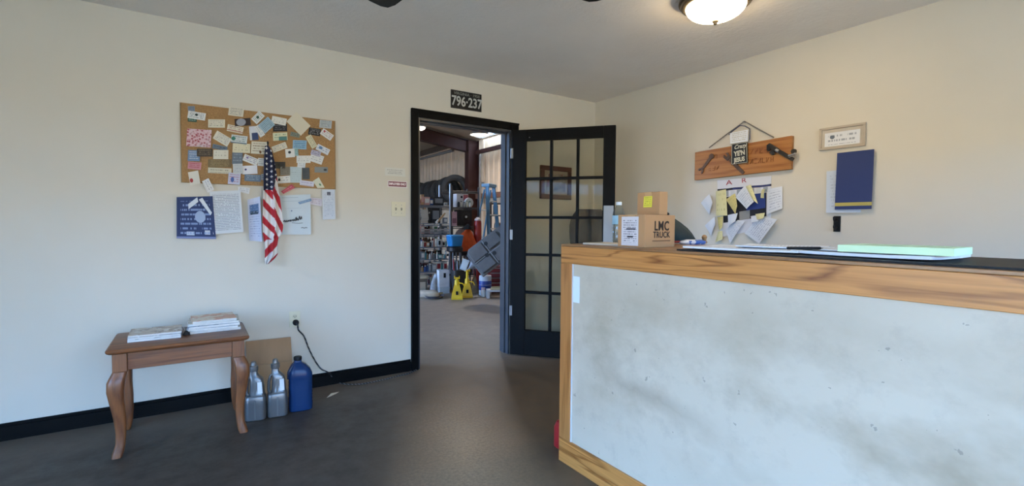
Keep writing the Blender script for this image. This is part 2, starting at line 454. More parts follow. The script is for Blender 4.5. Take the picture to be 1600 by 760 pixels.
# ---------------------------------------------------------------- ceiling fittings
lamp = thing('ceiling_light', 'lit frosted glass dome lamp with a bronze rim on the ceiling', 'lamp', (-1.055, -2.05, 2.44))
BRONZE = mat('#6a5d4a', 0.35, 0.7, 0.1)
k = MB(); k.lathe([(0.09, 0), (0.175, -0.004), (0.192, -0.014), (0.192, -0.026), (0.182, -0.032), (0.178, -0.045), (0.165, -0.052), (0.150, -0.052), (0.09, -0.02)], n=40); k.build('rim', BRONZE, lamp, True)
prof = [(0.155 * math.cos(t), -0.048 - 0.078 * math.sin(t)) for t in [i * PI / 2 / 9 for i in range(10)]]
k = MB(); k.lathe(prof[:-1] + [(0.004, prof[-1][1])], n=40); k.build('glass_dome', emit_mat('lit_frosted_glass', '#ffe3b4', 31.0), lamp, True)
k = MB(); k.lathe([(0.006, -0.125), (0.017, -0.127), (0.018, -0.134), (0.011, -0.140), (0.009, -0.148), (0.002, -0.152)], n=16); k.build('finial', BRONZE, lamp, True)

fan = thing('ceiling_fan', 'dark ceiling fan, only the tip of one blade in sight at the top edge', 'fan', (-2.62, -2.15, 2.44))
k = MB(); k.lathe([(0.07, 0), (0.075, -.02), (0.05, -.05), (0.012, -.06)], n=24); k.build('canopy', BLACKM, fan, True)
k = MB(); k.rod((0, 0, -.05), (0, 0, -.16), 0.012); k.build('downrod', BLACKM, fan)
k = MB(); k.lathe([(0.03, -.15), (0.10, -.165), (0.12, -.20), (0.11, -.25), (0.05, -.275), (0.02, -.28)], n=28); k.build('motor', BLACKM, fan, True)
fdir = math.atan2(-1.43 + 2.15, -2.735 + 2.62)
for i in range(4):
    a = fdir + i * PI / 2; R = Matrix.Rotation(a, 3, 'Z') @ Matrix.Rotation(math.radians(9), 3, 'X')
    k = MB(); out = [(0.16, -.045), (0.30, -.06), (0.66, -.072), (0.71, -.062), (0.728, -.035), (0.732, 0.02), (0.722, .055), (0.69, .068), (0.30, .06), (0.16, .045)]
    n = len(out); vs = [R @ Vector((x, y, z)) + Vector((0, 0, -.23)) for z in (-.003, .003) for x, y in out]
    k.add(vs, [tuple(range(n))[::-1], tuple(range(n, 2 * n))] + [(q, (q + 1) % n, n + (q + 1) % n, n + q) for q in range(n)]); k.build('blade', BLACKM, fan)
    k = MB(); k.box(R @ Vector((0.135, 0, 0)) + Vector((0, 0, -.233)), (0.10, 0.03, 0.006), R); k.build('blade_arm', STEEL, fan)

# ---------------------------------------------------------------- things on the back wall, round the door
INKW = mat('#b9b9b4', 0.5, 0, 0.02)
x, z = (-1.4883,2.2391)
pl = thing('license_plate', 'old black number plate with white figures 796-237 above the doorway', 'number plate', (x, 0, z - .076))
k = MB(); k.bx(-.148, .148, -.006, -.001, 0, .152); k.build('plate', mat('#0f1011', 0.3, 0.2, 0.1), pl, bevel=0.002)
k = MB()
for a, c, e, f in ((-.143, .143, .003, .006), (-.143, .143, .146, .149), (-.146, -.143, .003, .149), (.143, .146, .003, .149)): k.bx(a, c, -.0072, -.006, e, f)
k.build('border', mat('#2b2c2d', 0.4), pl)
text('796·237', 0.112, 'number', INKW, pl, (0.004, -.0068, .060), 0.80, 0, 0.0006, 0, 0.0025)
text('VIRGINIA · 1950', 0.034, 'number', mat('#8d8d88', 0.5), pl, (0.004, -.0068, .126), 1.05)

x, z = (-2.1147,1.5963)
s = thing('door_notice', 'small faded white notice strip with grey lettering left of the doorway', 'sign', (x, 0, z - .032))
k = MB(); k.bx(-.083, .083, -.002, -.0006, 0, .064); k.build('card', mat('#d3d0c6', 0.6, 0, 0.02), s)
k = MB()
for zz, w in ((.046, .13), (.032, .10), (.020, .12)):
    for i in range(9):
        k.bx(-w / 2 + i * w / 9, -w / 2 + i * w / 9 + w / 9 * random.uniform(.5, .85), -.0026, -.002, zz - .003, zz + .003)
k.build('lettering', mat('#a5a29c', 0.7), s)
x, z = (-2.0967,1.5023)
s = thing('staff_sign', 'thin dark red and white staff-only sign left of the doorway', 'sign', (x, 0, z - .025))
k = MB(); k.bx(-.079, .079, -.002, -.0006, 0, .05); k.build('card', mat('#e2dad8', 0.5, 0, 0.02), s)
k = MB(); k.bx(-.073, .073, -.0026, -.002, .006, .044); k.build('field', mat('#77303a', 0.5, 0, 0.05), s)
text('EMPLOYEES ONLY', 0.0235, 'lettering', mat('#f1e4e4', 0.5), s, (0, -.003, .025), 0.72, 0, 0.0004, 0, 0.0012)
x, z = (-2.0892,1.3065)
s = thing('light_switch', 'ivory double light switch plate beside the door frame', 'switch', (x, 0, z - .058))
k = MB(); k.bx(-.058, .058, -.006, -.0005, 0, .116); k.build('cover_plate', IVORY, s, bevel=0.002)
for dx in (-.023, .023):
    k = MB(); k.bx(dx - .0055, dx + .0055, -.0065, -.006, .046, .070); k.build('slot', mat('#9c957c', 0.5), s)
    k = MB(); k.box((dx, -.011, .060), (.008, .012, .010), Matrix.Rotation(.5, 3, 'X')); k.build('toggle', mat('#8b8573', 0.4), s)
    for zz in (.026, .090):
        k = MB(); k.rod((dx, -.0072, zz), (dx, -.006, zz), .003, n=8); k.build('screw', STEEL, s)
x, z = (-2.8522,0.5089)
s = thing('wall_outlet', 'ivory double socket low on the wall above the blue jug', 'socket', (x, 0, z - .055))
k = MB(); k.bx(-.036, .036, -.006, -.0005, 0, .114); k.build('cover_plate', IVORY, s, bevel=0.002)
for zz in (.036, .078):
    k = MB(); k.lathe([(.0165, 0), (.0165, .002)], (0, -.006, zz), 16, 0, Matrix.Rotation(PI / 2, 3, 'X')); f = k.build('receptacle', mat('#cfc7aa', 0.4), s)
    k = MB(); k.bx(-.008, -.005, -.0085, -.008, zz - .004, zz + .006); k.bx(.005, .008, -.0085, -.008, zz - .004, zz + .005); k.rod((0, -.0085, zz - .009), (0, -.008, zz - .009), .0025, n=8); k.build('slots', BLACKM, f)
xo, zo = x, z
# power cord with its round black plug
cord = thing('power_cord', 'black braided power cord from the wall socket along the baseboard', 'cord', (xo, 0, 0))
pz = zo - .019
k = MB(); k.lathe([(.020, 0), (.021, .012), (.019, .026), (.012, .034)], (.004, -.0085, pz), 18, 0, Matrix.Rotation(PI / 2, 3, 'X')); k.build('plug', BLACKM, cord, True)
pts = []
raw = [(.004, -.043, pz), (.010, -.058, pz - .01), (.016, -.05, pz - .05)]
for px_, pz_ in ((-2.7963,0.3855), (-2.7671,0.2983), (-2.7288,0.2088), (-2.6854,0.1361)): raw.append((px_ - xo, -.03, pz_))
raw.append(((-2.6322,0.0751)[0] - xo + .01, -.04, .09)); 
for q in ((-2.5807,0.0475), (-2.5373,-0.0398), (-2.4834,-0.099), (-2.416,-0.1251), (-2.3246,-0.1234), (-2.2213,-0.1097), (-2.1112,-0.0878), (-2.0239,-0.067), (-1.9334,-0.0051)): raw.append((q[0] - xo, q[1], .004))
def smooth_pts(P, n=5):
    P = [Vector(p) for p in P]; o = []
    for i in range(len(P) - 1):
        p0, p1, p2, p3 = P[max(i - 1, 0)], P[i], P[i + 1], P[min(i + 2, len(P) - 1)]
        for j in range(n):
            t = j / n
            o.append(0.5 * ((2 * p1) + (p2 - p0) * t + (2 * p0 - 5 * p1 + 4 * p2 - p3) * t * t + (3 * p1 - p0 - 3 * p2 + p3) * t ** 3))
    return o + [P[-1]]
def braid():
    m, nt, bb = base_mat('braided_cord'); v = coord(nt, 'Object')
    s_ = nd(nt, 'SeparateXYZ'); nt.links.new(v, s_.inputs[0])
    st = mth(nt, 'GREATER_THAN', mth(nt, 'FRACT', mth(nt, 'MULTIPLY', mth(nt, 'ADD', s_.outputs[2], s_.outputs[0]), 45.0)), 0.7)
    nt.links.new(mixc(nt, st, '#111113', '#6b6d72'), bb.inputs['Base Color']); bb.inputs['Roughness'].default_value = 0.7
    return m
k = MB(); k.tube(smooth_pts(raw), 0.0052, 7); k.build('cable', braid(), cord, True)

# picture on the wall behind the open door
s = thing('framed_picture', 'small framed picture on the wall seen through the door glass', 'picture', (-0.512, 0, 1.438))
WF = wood_mat('dark_red_frame_wood', '#43231d', '#5f342b', 0, 3, 0.4)
for a, c, e, f in ((-.19, .19, 0, .045), (-.19, .19, .272, .317), (-.19, -.145, .0455, .2715), (.145, .19, .0455, .2715)):
    k = MB(); k.bx(a, c, -.024, -.001, e, f); k.build('frame_side', WF, s, bevel=0.003)
k = MB(); k.bx(-.146, .146, -.012, -.006, .044, .273); k.build('mat_board', mat('#a59585', 0.7, 0, .05), s)
def pic_mat():
    m, nt, bb = base_mat('landscape_print'); v = coord(nt, 'Object')
    n = noise(nt, v, 14, 5, .6)
    c = mixc(nt, rampv(nt, n, .35, .65), '#4d4a48', '#b9aaa0'); c = mixc(nt, mth(nt, 'GREATER_THAN', noise(nt, v, 9, 2), .58), c, '#84564a')
    nt.links.new(c, bb.inputs['Base Color']); return m
k = MB(); k.bx(-.115, .115, -.0135, -.012, .075, .242); k.build('print', pic_mat(), s)

# dark desk chair in the corner behind the door
ch = thing('desk_chair', 'dark grey desk chair in the corner behind the glazed door', 'chair', (-0.40, -0.42, 0), math.radians(-28))
DK = mat('#3a3b40', 0.7, 0, .1, 12, .1, 200)
k = MB()
secs = []
for t_ in range(9):
    t = t_ / 8; w = 0.21 * (1 - abs(2 * t - .9) ** 2.6 * .35); secs.append((0.92 + .42 * t, w, 0.028, 0.0, .05 + .10 * t - .05 * math.sin(PI * t)))
k.loft(secs, 24, 0, 3.2); k.build('backrest', DK, ch, True)
k = MB(); k.loft([(.44, .20, .19, 0, -.12), (.455, .235, .22, 0, -.12), (.50, .235, .22, 0, -.12), (.515, .21, .20, 0, -.12)], 28, 0, 3.5); k.build('seat', DK, ch, True)
k = MB(); k.tube([(0, .02, .455), (0, .10, .46), (0, .115, .60), (0, .10, .95)], .018, 8); k.build('back_post', BLACKM, ch, True)
k = MB(); k.rod((0, -.12, .10), (0, -.12, .44), .025, n=12); k.build('gas_post', BLACKM, ch)
for i in range(5):
    a = i * 2 * PI / 5 + .3
    k = MB(); k.tube([(0, -.12, .12), (.14 * math.cos(a), -.12 + .14 * math.sin(a), .10), (.26 * math.cos(a), -.12 + .26 * math.sin(a), .065)], [.024, .02, .014], 8); f = k.build('leg', BLACKM, ch, True)
    k = MB(); k.lathe([(.022, -.012), (.0255, -.006), (.0255, .006), (.022, .012)], (.26 * math.cos(a), -.12 + .26 * math.sin(a), .0255), 14, 0, Matrix.Rotation(PI / 2, 3, 'X') ); k.rod((.26 * math.cos(a), -.12 + .26 * math.sin(a), .03), (.26 * math.cos(a), -.12 + .26 * math.sin(a), .065), .007, n=6); k.build('caster', BLACKM, f, True)

# ---------------------------------------------------------------- cork board and everything pinned to it
def cork_mat():
    m, nt, b = base_mat('cork'); v = coord(nt)
    f = rampv(nt, noise(nt, v, 130, 4, .7), .36, .66)
    c = mixc(nt, f, '#8d6a42', '#b98f5f'); c = mixc(nt, rampv(nt, noise(nt, v, 4, 3), .35, .7), c, '#a57f52')
    nt.links.new(c, b.inputs['Base Color']); b.inputs['Roughness'].default_value = .9
    bumpn(nt, b, noise(nt, v, 170, 3), .3, .002)
    return m
k = MB(); k.bx(-.46, .46, -.014, -.0005, 0, .494)
cb = thing('cork_board', 'wide brown cork board crowded with cards on the back wall', 'notice board', (-3.034, 0, 1.440))
k.build('cork_sheet', cork_mat(), cb, bevel=0.002)
k = MB(); k.bx(.46, .465, -.016, -.0005, 0, .494); k.build('edge_strip', mat('#9c8360', .6), cb)
k = MB(); k.bx(-.465, -.46, -.016, -.0005, 0, .494); k.build('edge_strip', mat('#9c8360', .6), cb)

CR, WH, PB = '#d8d0bb', '#dcdcd8', '#b4c2c8'
layer = [0]
def pinned(q, label, m, curl=0.002, cat='card', name='business_card', depth=None, nx=3, nz=2, group='cards and papers pinned to the cork board'):
    (cx, cz), pts = q
    layer[0] += 1
    d = (0.0152 + 0.0009 * (layer[0] % 9)) if depth is None else depth
    zb = min(p[1] for p in pts)
    tilt = random.uniform(.6, 1.4)
    k = MB(); k.sheet([(p[0], p[1] - zb) for p in pts], lambda u, v: d + curl * tilt * (abs(2 * u - 1) ** 2 * .6 + (1 - v) ** 2 * .6), nx, nz)
    o = k.build(name, m, loc=(cx, 0, cz + zb)); tag(o, label, cat, group)
    return o
P = printed
DK1 = '#33363c'
# (corners, label, material)
pinned(((-3.4383,1.9015),[(-0.0184,0.0128),(0.0174,0.02),(0.0184,-0.0129),(-0.0175,-0.0199)]), 'blue-grey card at the far upper left of the board, cut by the picture edge', P('#7d8896', DK1, 5))
pinned(((-3.4341,1.8367),[(-0.022,0.0151),(0.0244,0.0174),(0.022,-0.0153),(-0.0243,-0.0173)]), 'dark green card low behind a white card at the upper left', P('#2f5a4a', '#d0d8d0', 4))
pinned(((-3.4108,1.8621),[(-0.0426,0.0257),(0.0496,0.0203),(0.0426,-0.0261),(-0.0494,-0.02)]), 'white card with a black and green emblem at the upper left', P(WH, DK1, 5, ('#22302c', .48, .62, .09)))
pinned(((-3.195,1.9146),[(-0.0393,0.028),(0.0461,0.0276),(0.0392,-0.0284),(-0.046,-0.0272)]), 'cream card overhanging the top edge of the cork board', P(CR, '#6b6a78', 6))
pinned(((-3.305,1.8254),[(-0.0456,0.0214),(0.047,0.0315),(0.0457,-0.0218),(-0.047,-0.031)]), 'plain cream card under the top left edge of the board', P(CR, '#6b6a64', 5, density=.55))
pinned(((-3.1586,1.8524),[(-0.0466,0.0141),(0.0441,0.0333),(0.0468,-0.0145),(-0.0442,-0.0329)]), 'dark glossy picture card with a pale oval at the top of the board', P('#3a2c2a', '#8c8f98', 0, ('#9a9da8', .4, .5, .3)), name='picture_card')
pinned(((-3.2015,1.8018),[(-0.0409,0.027),(0.0491,0.0161),(0.0407,-0.0273),(-0.049,-0.0157)]), 'cream card with a thin red line left of the dark picture card', P(CR, '#8c4a44', 4, band=(('#b0574c', .16, .24),)))
pinned(((-3.0184,1.8494),[(-0.0521,-0.0086),(0.009,0.0581),(0.0525,0.0086),(-0.0095,-0.0581)]), 'light blue tilted card beside a green and white one', P('#9fb8c4', '#5d7482', 7, density=.4))
pinned(((-3.0679,1.8949),[(-0.0406,-0.0146),(0.0076,0.0464),(0.0408,0.0146),(-0.008,-0.0465)]), 'white tilted card with green print near the top middle', P(WH, '#3e6a58', 5, ('#3f5a44', .5, .55, .12)))
pinned(((-3.0945,1.7883),[(-0.028,0.0404),(0.0223,0.051),(0.0281,-0.0407),(-0.0223,-0.0506)]), 'white and dark blue upright card below the light blue one', P('#d3d6da', '#33456e', 0, band=(('#39496f', .0, .52, .25, 1.0),)))
pinned(((-3.0599,1.8058),[(-0.0049,0.0433),(0.0327,-0.021),(0.0046,-0.0432),(-0.0325,0.021)]), 'narrow white slip tilted across the light blue card', P(WH, '#8a94a0', 3))
pinned(((-2.9343,1.8425),[(-0.0434,0.0185),(0.0428,0.0312),(0.0435,-0.0188),(-0.0428,-0.0309)]), 'black card under a white one near the top of the board', P('#26262a', '#7a7a80', 4))
pinned(((-2.9411,1.8885),[(-0.0403,0.0288),(0.0499,0.0195),(0.0402,-0.0291),(-0.0498,-0.0191)]), 'white card touching the big tilted cream sheet on its left', P('#dddbd2', '#8a8880', 4, density=.6))
pinned(((-2.9345,1.7818),[(-0.0459,0.0191),(0.044,0.0338),(0.0459,-0.0194),(-0.0441,-0.0334)]), 'cream card with a green corner under the black card', P('#cfcfae', '#55806f', 3, band=(('#55807c', .0, .5, .4, .95),)))
pinned(((-2.8403,1.8044),[(-0.0272,0.0191),(0.0336,0.012),(0.0272,-0.0192),(-0.0334,-0.0117)]), 'grey-green strip peeking out under the big tilted cream sheet', P('#7c8478', DK1, 3), name='paper_strip')
pinned(((-2.8178,1.8833),[(-0.0147,0.0816),(0.0787,-0.0052),(0.0138,-0.0819),(-0.0777,0.0053)]), 'big plain cream sheet tilted on its corner at the top of the board', P('#d6cdb7', '#8a8578', 0), name='note_sheet')
pinned(((-2.6384,1.9008),[(-0.0386,0.0271),(0.0441,0.029),(0.0385,-0.0274),(-0.0442,-0.0285)]), 'pale blue-grey card in the top right corner of the board', P('#b6bcbd', '#5c6670', 6))
pinned(((-2.7118,1.8396),[(-0.0357,0.0272),(0.0436,0.023),(0.0355,-0.0276),(-0.0435,-0.0227)]), 'black and white picture card near the top right of the board', P('#2a2a2c', '#c8c8c8', 5, density=.52), name='picture_card')
pinned(((-2.6284,1.8294),[(-0.0226,0.043),(0.049,-0.0015),(0.0222,-0.0432),(-0.0488,0.0016)]), 'white tilted card with a red mark at the right edge of the board', P(WH, '#9a5a5a', 4, ('#b5484c', .2, .7, .08)))
pinned(((-2.7335,1.768),[(-0.0044,0.0513),(0.0401,-0.0259),(0.0042,-0.0511),(-0.0397,0.0259)]), 'narrow cream card standing tilted near the right edge', P('#d4cba8', '#8f8a78', 4))
pinned(((-2.8113,1.7386),[(-0.0434,0.0288),(0.0465,0.0339),(0.0434,-0.0293),(-0.0464,-0.0334)]), 'light blue card with darker blue print right of the flag top', P('#8fb2c8', '#33668c', 5, density=.4))
pinned(((-2.9401,1.7082),[(-0.0506,-0.0022),(0.0372,0.0417),(0.0508,0.0019),(-0.0374,-0.0415)]), 'cream tilted card just right of the flag tip', P(CR, '#7b7f88', 4, density=.5))
pinned(((-2.7052,1.689),[(-0.0273,0.0238),(0.0363,0.011),(0.0271,-0.0238),(-0.0363,-0.0108)]), 'lavender strip under the white and blue tilted card', P('#b5b0c4', DK1, 3), name='paper_strip')
pinned(((-2.6576,1.7193),[(-0.0314,0.0384),(0.0508,0.0023),(0.0312,-0.0387),(-0.0506,-0.0022)]), 'white tilted card with a blue picture at the right edge', P('#d6d9dd', '#5c7090', 3, ('#5f7fa6', .3, .6, .14)))
pinned(((-2.8339,1.6844),[(-0.0141,0.0233),(0.0118,0.0273),(0.0141,-0.0233),(-0.0118,-0.0272)]), 'small teal slip beside a square white card', P('#9cb7b0', '#6f8a86', 4), name='paper_slip')
pinned(((-2.8744,1.6743),[(-0.0308,0.024),(0.0272,0.0342),(0.0309,-0.0242),(-0.0272,-0.0339)]), 'small square white card with a black dot', P('#dedcd4', DK1, 0, ('#2c2c30', .45, .6, .16, 1)))
pinned(((-2.7864,1.6399),[(-0.0455,0.0217),(0.046,0.0295),(0.0456,-0.0222),(-0.0459,-0.0292)]), 'white card lower right of the square card with the dot', P('#deddd6', '#8a8a8a', 4, density=.55))
pinned(((-2.6994,1.6518),[(-0.0321,0.0417),(0.0517,0.0186),(0.0318,-0.042),(-0.0515,-0.0182)]), 'white tilted card under the blue picture card', P('#dad9d4', '#8a8c94', 4, density=.52))
pinned(((-3.2887,1.6742),[(-0.0376,0.0207),(0.0432,0.0079),(0.0375,-0.0209),(-0.0432,-0.0078)]), 'grey-blue strip under the tilted cream card at left', P('#66737f', DK1, 2), name='paper_strip')
pinned(((-3.2754,1.7327),[(-0.0268,0.0492),(0.0528,0.0031),(0.0264,-0.0496),(-0.0525,-0.0029)]), 'cream card tilted to the right beside the red foil', P('#d9d4c3', '#7d7c88', 6, density=.5))
pinned(((-3.1797,1.7369),[(-0.0425,0.0288),(0.049,0.0255),(0.0423,-0.0292),(-0.049,-0.0251)]), 'pale card with a green picture at its left end', P('#c9cfcc', '#5e6f74', 4, ('#3f7a66', .14, .55, .13), (('#6f7f8a', .0, .14),)))
pinned(((-3.1675,1.6813),[(-0.0493,0.0276),(0.0522,0.033),(0.0493,-0.0282),(-0.0522,-0.0324)]), 'plain cream card directly under the pale green-pictured one', P('#d8cfb0', '#8f8a76', 4, density=.6))
pinned(((-3.0645,1.6932),[(-0.0439,0.0397),(0.0493,0.0427),(0.0438,-0.0403),(-0.0493,-0.042)]), 'cream card with brown marks left of the flag tip', P('#d6cfba', '#7a5a3c', 5, ('#7a5330', .6, .16, .07)))
pinned(((-3.3725,1.6339),[(-0.0412,0.0209),(0.0419,0.0285),(0.0411,-0.0212),(-0.042,-0.0282)]), 'dark brown card left of a cream one', P('#4b4034', '#8a7a60', 4))
pinned(((-3.2845,1.6295),[(-0.0407,0.0266),(0.0424,0.0327),(0.0408,-0.0271),(-0.0423,-0.0323)]), 'plain cream card right of the dark brown card', P('#dad3c0', '#a09a8a', 3, density=.6))
pinned(((-3.291,1.5727),[(-0.0637,0.0207),(0.0644,0.031),(0.0637,-0.0213),(-0.0645,-0.0304)]), 'wide olive-brown ticket at the left middle', P('#7d6a4a', '#a8946c', 6), name='ticket')
pinned(((-3.291,1.5256),[(-0.0637,0.0168),(0.0657,0.0183),(0.0637,-0.0172),(-0.0657,-0.0179)]), 'wide cream strip under the olive-brown ticket', P('#d2cbb4', '#8f8a78', 2), name='paper_strip')
def foil_mat():
    m, nt, b = base_mat('red_printed_foil'); v = coord(nt)
    vo = nd(nt, 'TexVoronoi'); vo.inputs['Scale'].default_value = 75; nt.links.new(v, vo.inputs['Vector'])
    c = mixc(nt, rampv(nt, vo.outputs['Distance'], .25, .6), '#a33a42', '#d9b6bb'); c = mixc(nt, rampv(nt, noise(nt, v, 9, 2), .5, .7), c, '#c9c6c8')
    nt.links.new(c, b.inputs['Base Color']); b.inputs['Roughness'].default_value = .3
    return m
pinned(((-3.4007,1.7231),[(-0.0607,0.0533),(0.0684,0.0585),(0.0607,-0.0547),(-0.0683,-0.0572)]), 'crumpled shiny red and white leaflet at the left edge', foil_mat(), .006, 'leaflet', 'leaflet', nx=8, nz=4)
pinned(((-3.4292,1.6105),[(-0.03,0.0327),(0.0334,0.0355),(0.0301,-0.0332),(-0.0333,-0.0352)]), 'blue-grey card at the left edge under the red leaflet', P('#6f88a6', '#c8d0d8', 5, density=.4))
pinned(((-3.427,1.5476),[(-0.0327,0.0241),(0.0369,0.022),(0.0327,-0.0244),(-0.0369,-0.0217)]), 'pink and red card at the left edge', P('#c98a90', '#a83a44', 4, density=.4))
pinned(((-3.1917,1.6142),[(-0.0288,0.0376),(0.0314,0.0414),(0.0288,-0.038),(-0.0314,-0.0409)]), 'grey-blue upright card under the plain cream one', P('#6d7780', '#9aa2a8', 4, density=.5))
pinned(((-3.0475,1.5991),[(-0.0233,0.0265),(0.0279,0.0259),(0.0233,-0.0268),(-0.0278,-0.0257)]), 'small white card tucked behind the flag on its left', P('#d8d6cf', '#8a8a8a', 4))
pinned(((-3.1153,1.6086),[(-0.033,0.0371),(0.0487,0.0063),(0.0328,-0.0373),(-0.0485,-0.0059)]), 'white tilted card with purple print left of the flag', P('#d9d8d2', '#6a5a86', 4, ('#7a5f94', .25, .6, .07)))
pinned(((-3.1903,1.5448),[(-0.028,0.0296),(0.0275,0.0353),(0.0281,-0.03),(-0.0275,-0.0351)]), 'pale grey upright card left of the white card with a blue dot', P('#c5c8c6', '#8a90a0', 6, density=.5))
pinned(((-3.0416,1.5003),[(-0.0112,0.0199),(0.0117,0.0214),(0.0112,-0.0201),(-0.0116,-0.0214)]), 'small grey slip tucked beside the flag', P('#a5abb0', DK1, 3), name='paper_slip')
pinned(((-3.1041,1.4898),[(-0.0469,0.0226),(0.0495,0.0231),(0.0468,-0.023),(-0.0495,-0.0227)]), 'slate blue card under the white card with a blue dot', P('#66788a', '#a8b4be', 4))
pinned(((-3.1202,1.5433),[(-0.0446,0.0226),(0.0429,0.0337),(0.0446,-0.0229),(-0.043,-0.0332)]), 'white card with a small blue dot left of the flag', P('#dcdce0', '#8a8ca0', 0, ('#3a4474', .22, .55, .07)))
pinned(((-3.2113,1.4792),[(-0.0313,0.038),(0.0373,0.0363),(0.0312,-0.0384),(-0.0373,-0.0358)]), 'white, blue and pink leaflet near the bottom left of the board', P('#c2c4d6', '#b0566a', 5, ('#4f6aa8', .35, .4, .14)), name='leaflet', cat='leaflet')
pinned(((-3.4302,1.4709),[(-0.0325,0.0329),(0.0211,0.0483),(0.0327,-0.0332),(-0.0211,-0.0479)]), 'cream card with a red mark at the lower left edge', P('#d8d2c4', '#a33a3a', 0, ('#a83c3c', .2, .35, .16, 1)))
pinned(((-3.3569,1.4271),[(0.0029,0.047),(0.0329,-0.0243),(-0.0032,-0.0469),(-0.0328,0.0241)]), 'white slip tilted above the typed letter', P('#dcdbd8', '#9a9aa0', 3), name='paper_slip')
pinned(((-2.9396,1.5864),[(-0.034,0.0216),(0.0353,0.0253),(0.0339,-0.0219),(-0.0354,-0.0251)]), 'dark card with black scribbles right of the flag', P('#4a4236', '#18181a', 5, density=.35))
pinned(((-2.906,1.5491),[(-0.0303,0.027),(0.0309,0.0314),(0.0303,-0.0274),(-0.0309,-0.0312)]), 'grey-brown card partly behind the tall pale sheet', P('#81796a', '#5a5248', 5))
pinned(((-2.7731,1.5405),[(-0.0247,0.0381),(0.0229,0.0431),(0.0247,-0.0384),(-0.0229,-0.0428)]), 'dark grey upright picture card right of the tall pale sheet', P('#55595a', '#2a2c2e', 9, density=.4), name='picture_card')
pinned(((-2.8382,1.5281),[(-0.0374,0.0532),(0.0404,0.0571),(0.0374,-0.0539),(-0.0405,-0.0564)]), 'tall pale blue-white sheet right of the flag', P('#bcc8c8', '#94a2a2', 8, density=.6), name='note_sheet')
pinned(((-2.8009,1.5995),[(-0.023,0.0199),(0.028,0.0164),(0.023,-0.0201),(-0.0279,-0.0163)]), 'small white card above the dark grey picture card', P('#dcdcda', '#9a9a9a', 3))
pinned(((-2.6692,1.5742),[(-0.0446,0.0179),(0.0457,0.0227),(0.0447,-0.0182),(-0.0456,-0.0224)]), 'grey card with a dark end at the right of the board', P('#858a88', '#3c3e40', 0, ('#3c3e40', .8, .5, .12)))
pinned(((-2.766,1.4718),[(-0.0438,0.0216),(0.0485,0.0134),(0.0437,-0.0218),(-0.0485,-0.0131)]), 'lavender-white strip under the dark grey picture card', P('#cfccd8', '#9a94b0', 2), name='paper_strip')
pinned(((-2.6892,1.4747),[(-0.0378,0.0156),(0.0026,0.045),(0.0418,-0.0273),(-0.0066,-0.0332)]), 'cream card with a green mark at the lower right of the board', P('#d4d2bc', '#4f7a58', 0, ('#5c8a66', .62, .35, .13, 1)))
pinned(((-2.9184,1.4898),[(-0.0437,0.0184),(0.0411,0.0301),(0.0438,-0.0187),(-0.0411,-0.0297)]), 'white card with a black crescent right of the flag', P('#dedcd6', '#8a8a88', 3, ('#25252a', .2, .5, .09, .5)))
# larger papers hanging over the lower edge
pinned(((-3.4258,1.2203),[(-0.0971,0.1263),(0.0915,0.139),(0.107,-0.1358),(-0.1013,-0.1296)]), 'dark blue winter poster at the lower left of the board', P('#2c3c66', '#8fa4cc', 9, ('#9fb0cc', .62, .52, .14, 1), (('#b8c4d6', .08, .17, .25, .45), ('#c4cad2', .1, .2, .72, .86), ('#7a86b0', .0, .05))), .004, 'poster', 'poster', nx=5, nz=5)
pinned(((-3.4387,1.3123),[(-0.0261,-0.0072),(0.0225,0.0375),(0.0275,0.0088),(-0.024,-0.0389)]), 'white slanting strip across the blue poster, left one', P('#d5d9de', '#aab', 0), .001, 'paper', 'paper_strip', .0265)
pinned(((-3.3708,1.2934),[(-0.0375,0.0422),(-0.0184,0.0541),(0.0322,-0.0399),(0.0237,-0.0563)]), 'white slanting strip across the blue poster, right one', P('#d3d7dc', '#aab', 0), .001, 'paper', 'paper_strip', .0265)
pinned(((-3.2562,1.2599),[(-0.0942,0.1295),(0.0789,0.1454),(0.0929,-0.1308),(-0.0775,-0.1442)]), 'white typed letter hanging below the board', P('#d2d6da', '#7e8490', 26, density=.36, margin=.07), .008, 'paper', 'letter_sheet', nx=4, nz=8)
pinned(((-3.157,1.4075),[(-0.0346,0.0205),(0.0374,0.0156),(0.0295,-0.0252),(-0.0321,-0.011)]), 'small white card at the top right of the typed letter', P('#dcdcdc', '#a0a0a8', 3))
pinned(((-3.0968,1.2119),[(-0.0416,0.1321),(0.0337,0.156),(0.0423,-0.1475),(-0.0346,-0.1405)]), 'tall curled blue and white brochure left of the flag', P('#c3cbe0', '#8a98bc', 18, None, (('#4f6f9a', .64, .86, .15, .85), ('#2e4250', .62, .7, .2, .8)), density=.5), .016, 'brochure', 'brochure', nx=6, nz=6)
cal = pinned(((-2.8472,1.249),[(-0.1003,0.1302),(0.1033,0.1471),(0.1043,-0.1392),(-0.1071,-0.138)]), 'white poster with black brush writing right of the flag', P('#c9d3d8', '#97a4ac', 0, ('#5e7090', .40, .60, .022, 1.3), (('#aab6be', .93, .945, .1, .6), ('#b0bcc4', .84, .85, .1, .7), ('#b0bcc4', .66, .668, .2, .7))), .002, 'poster', 'poster', .0175, nx=4, nz=4)
INK = mat('#2b2d33', .6)
k = MB()
def script(k, pts, r, y=-.0215, n=6, mi=0): k.tube([(p[0], y, p[1]) for p in smooth_pts([Vector((a, 0, c)) for a, c in pts], 4) for p in [(p.x, p.z)]], r, n, mi)
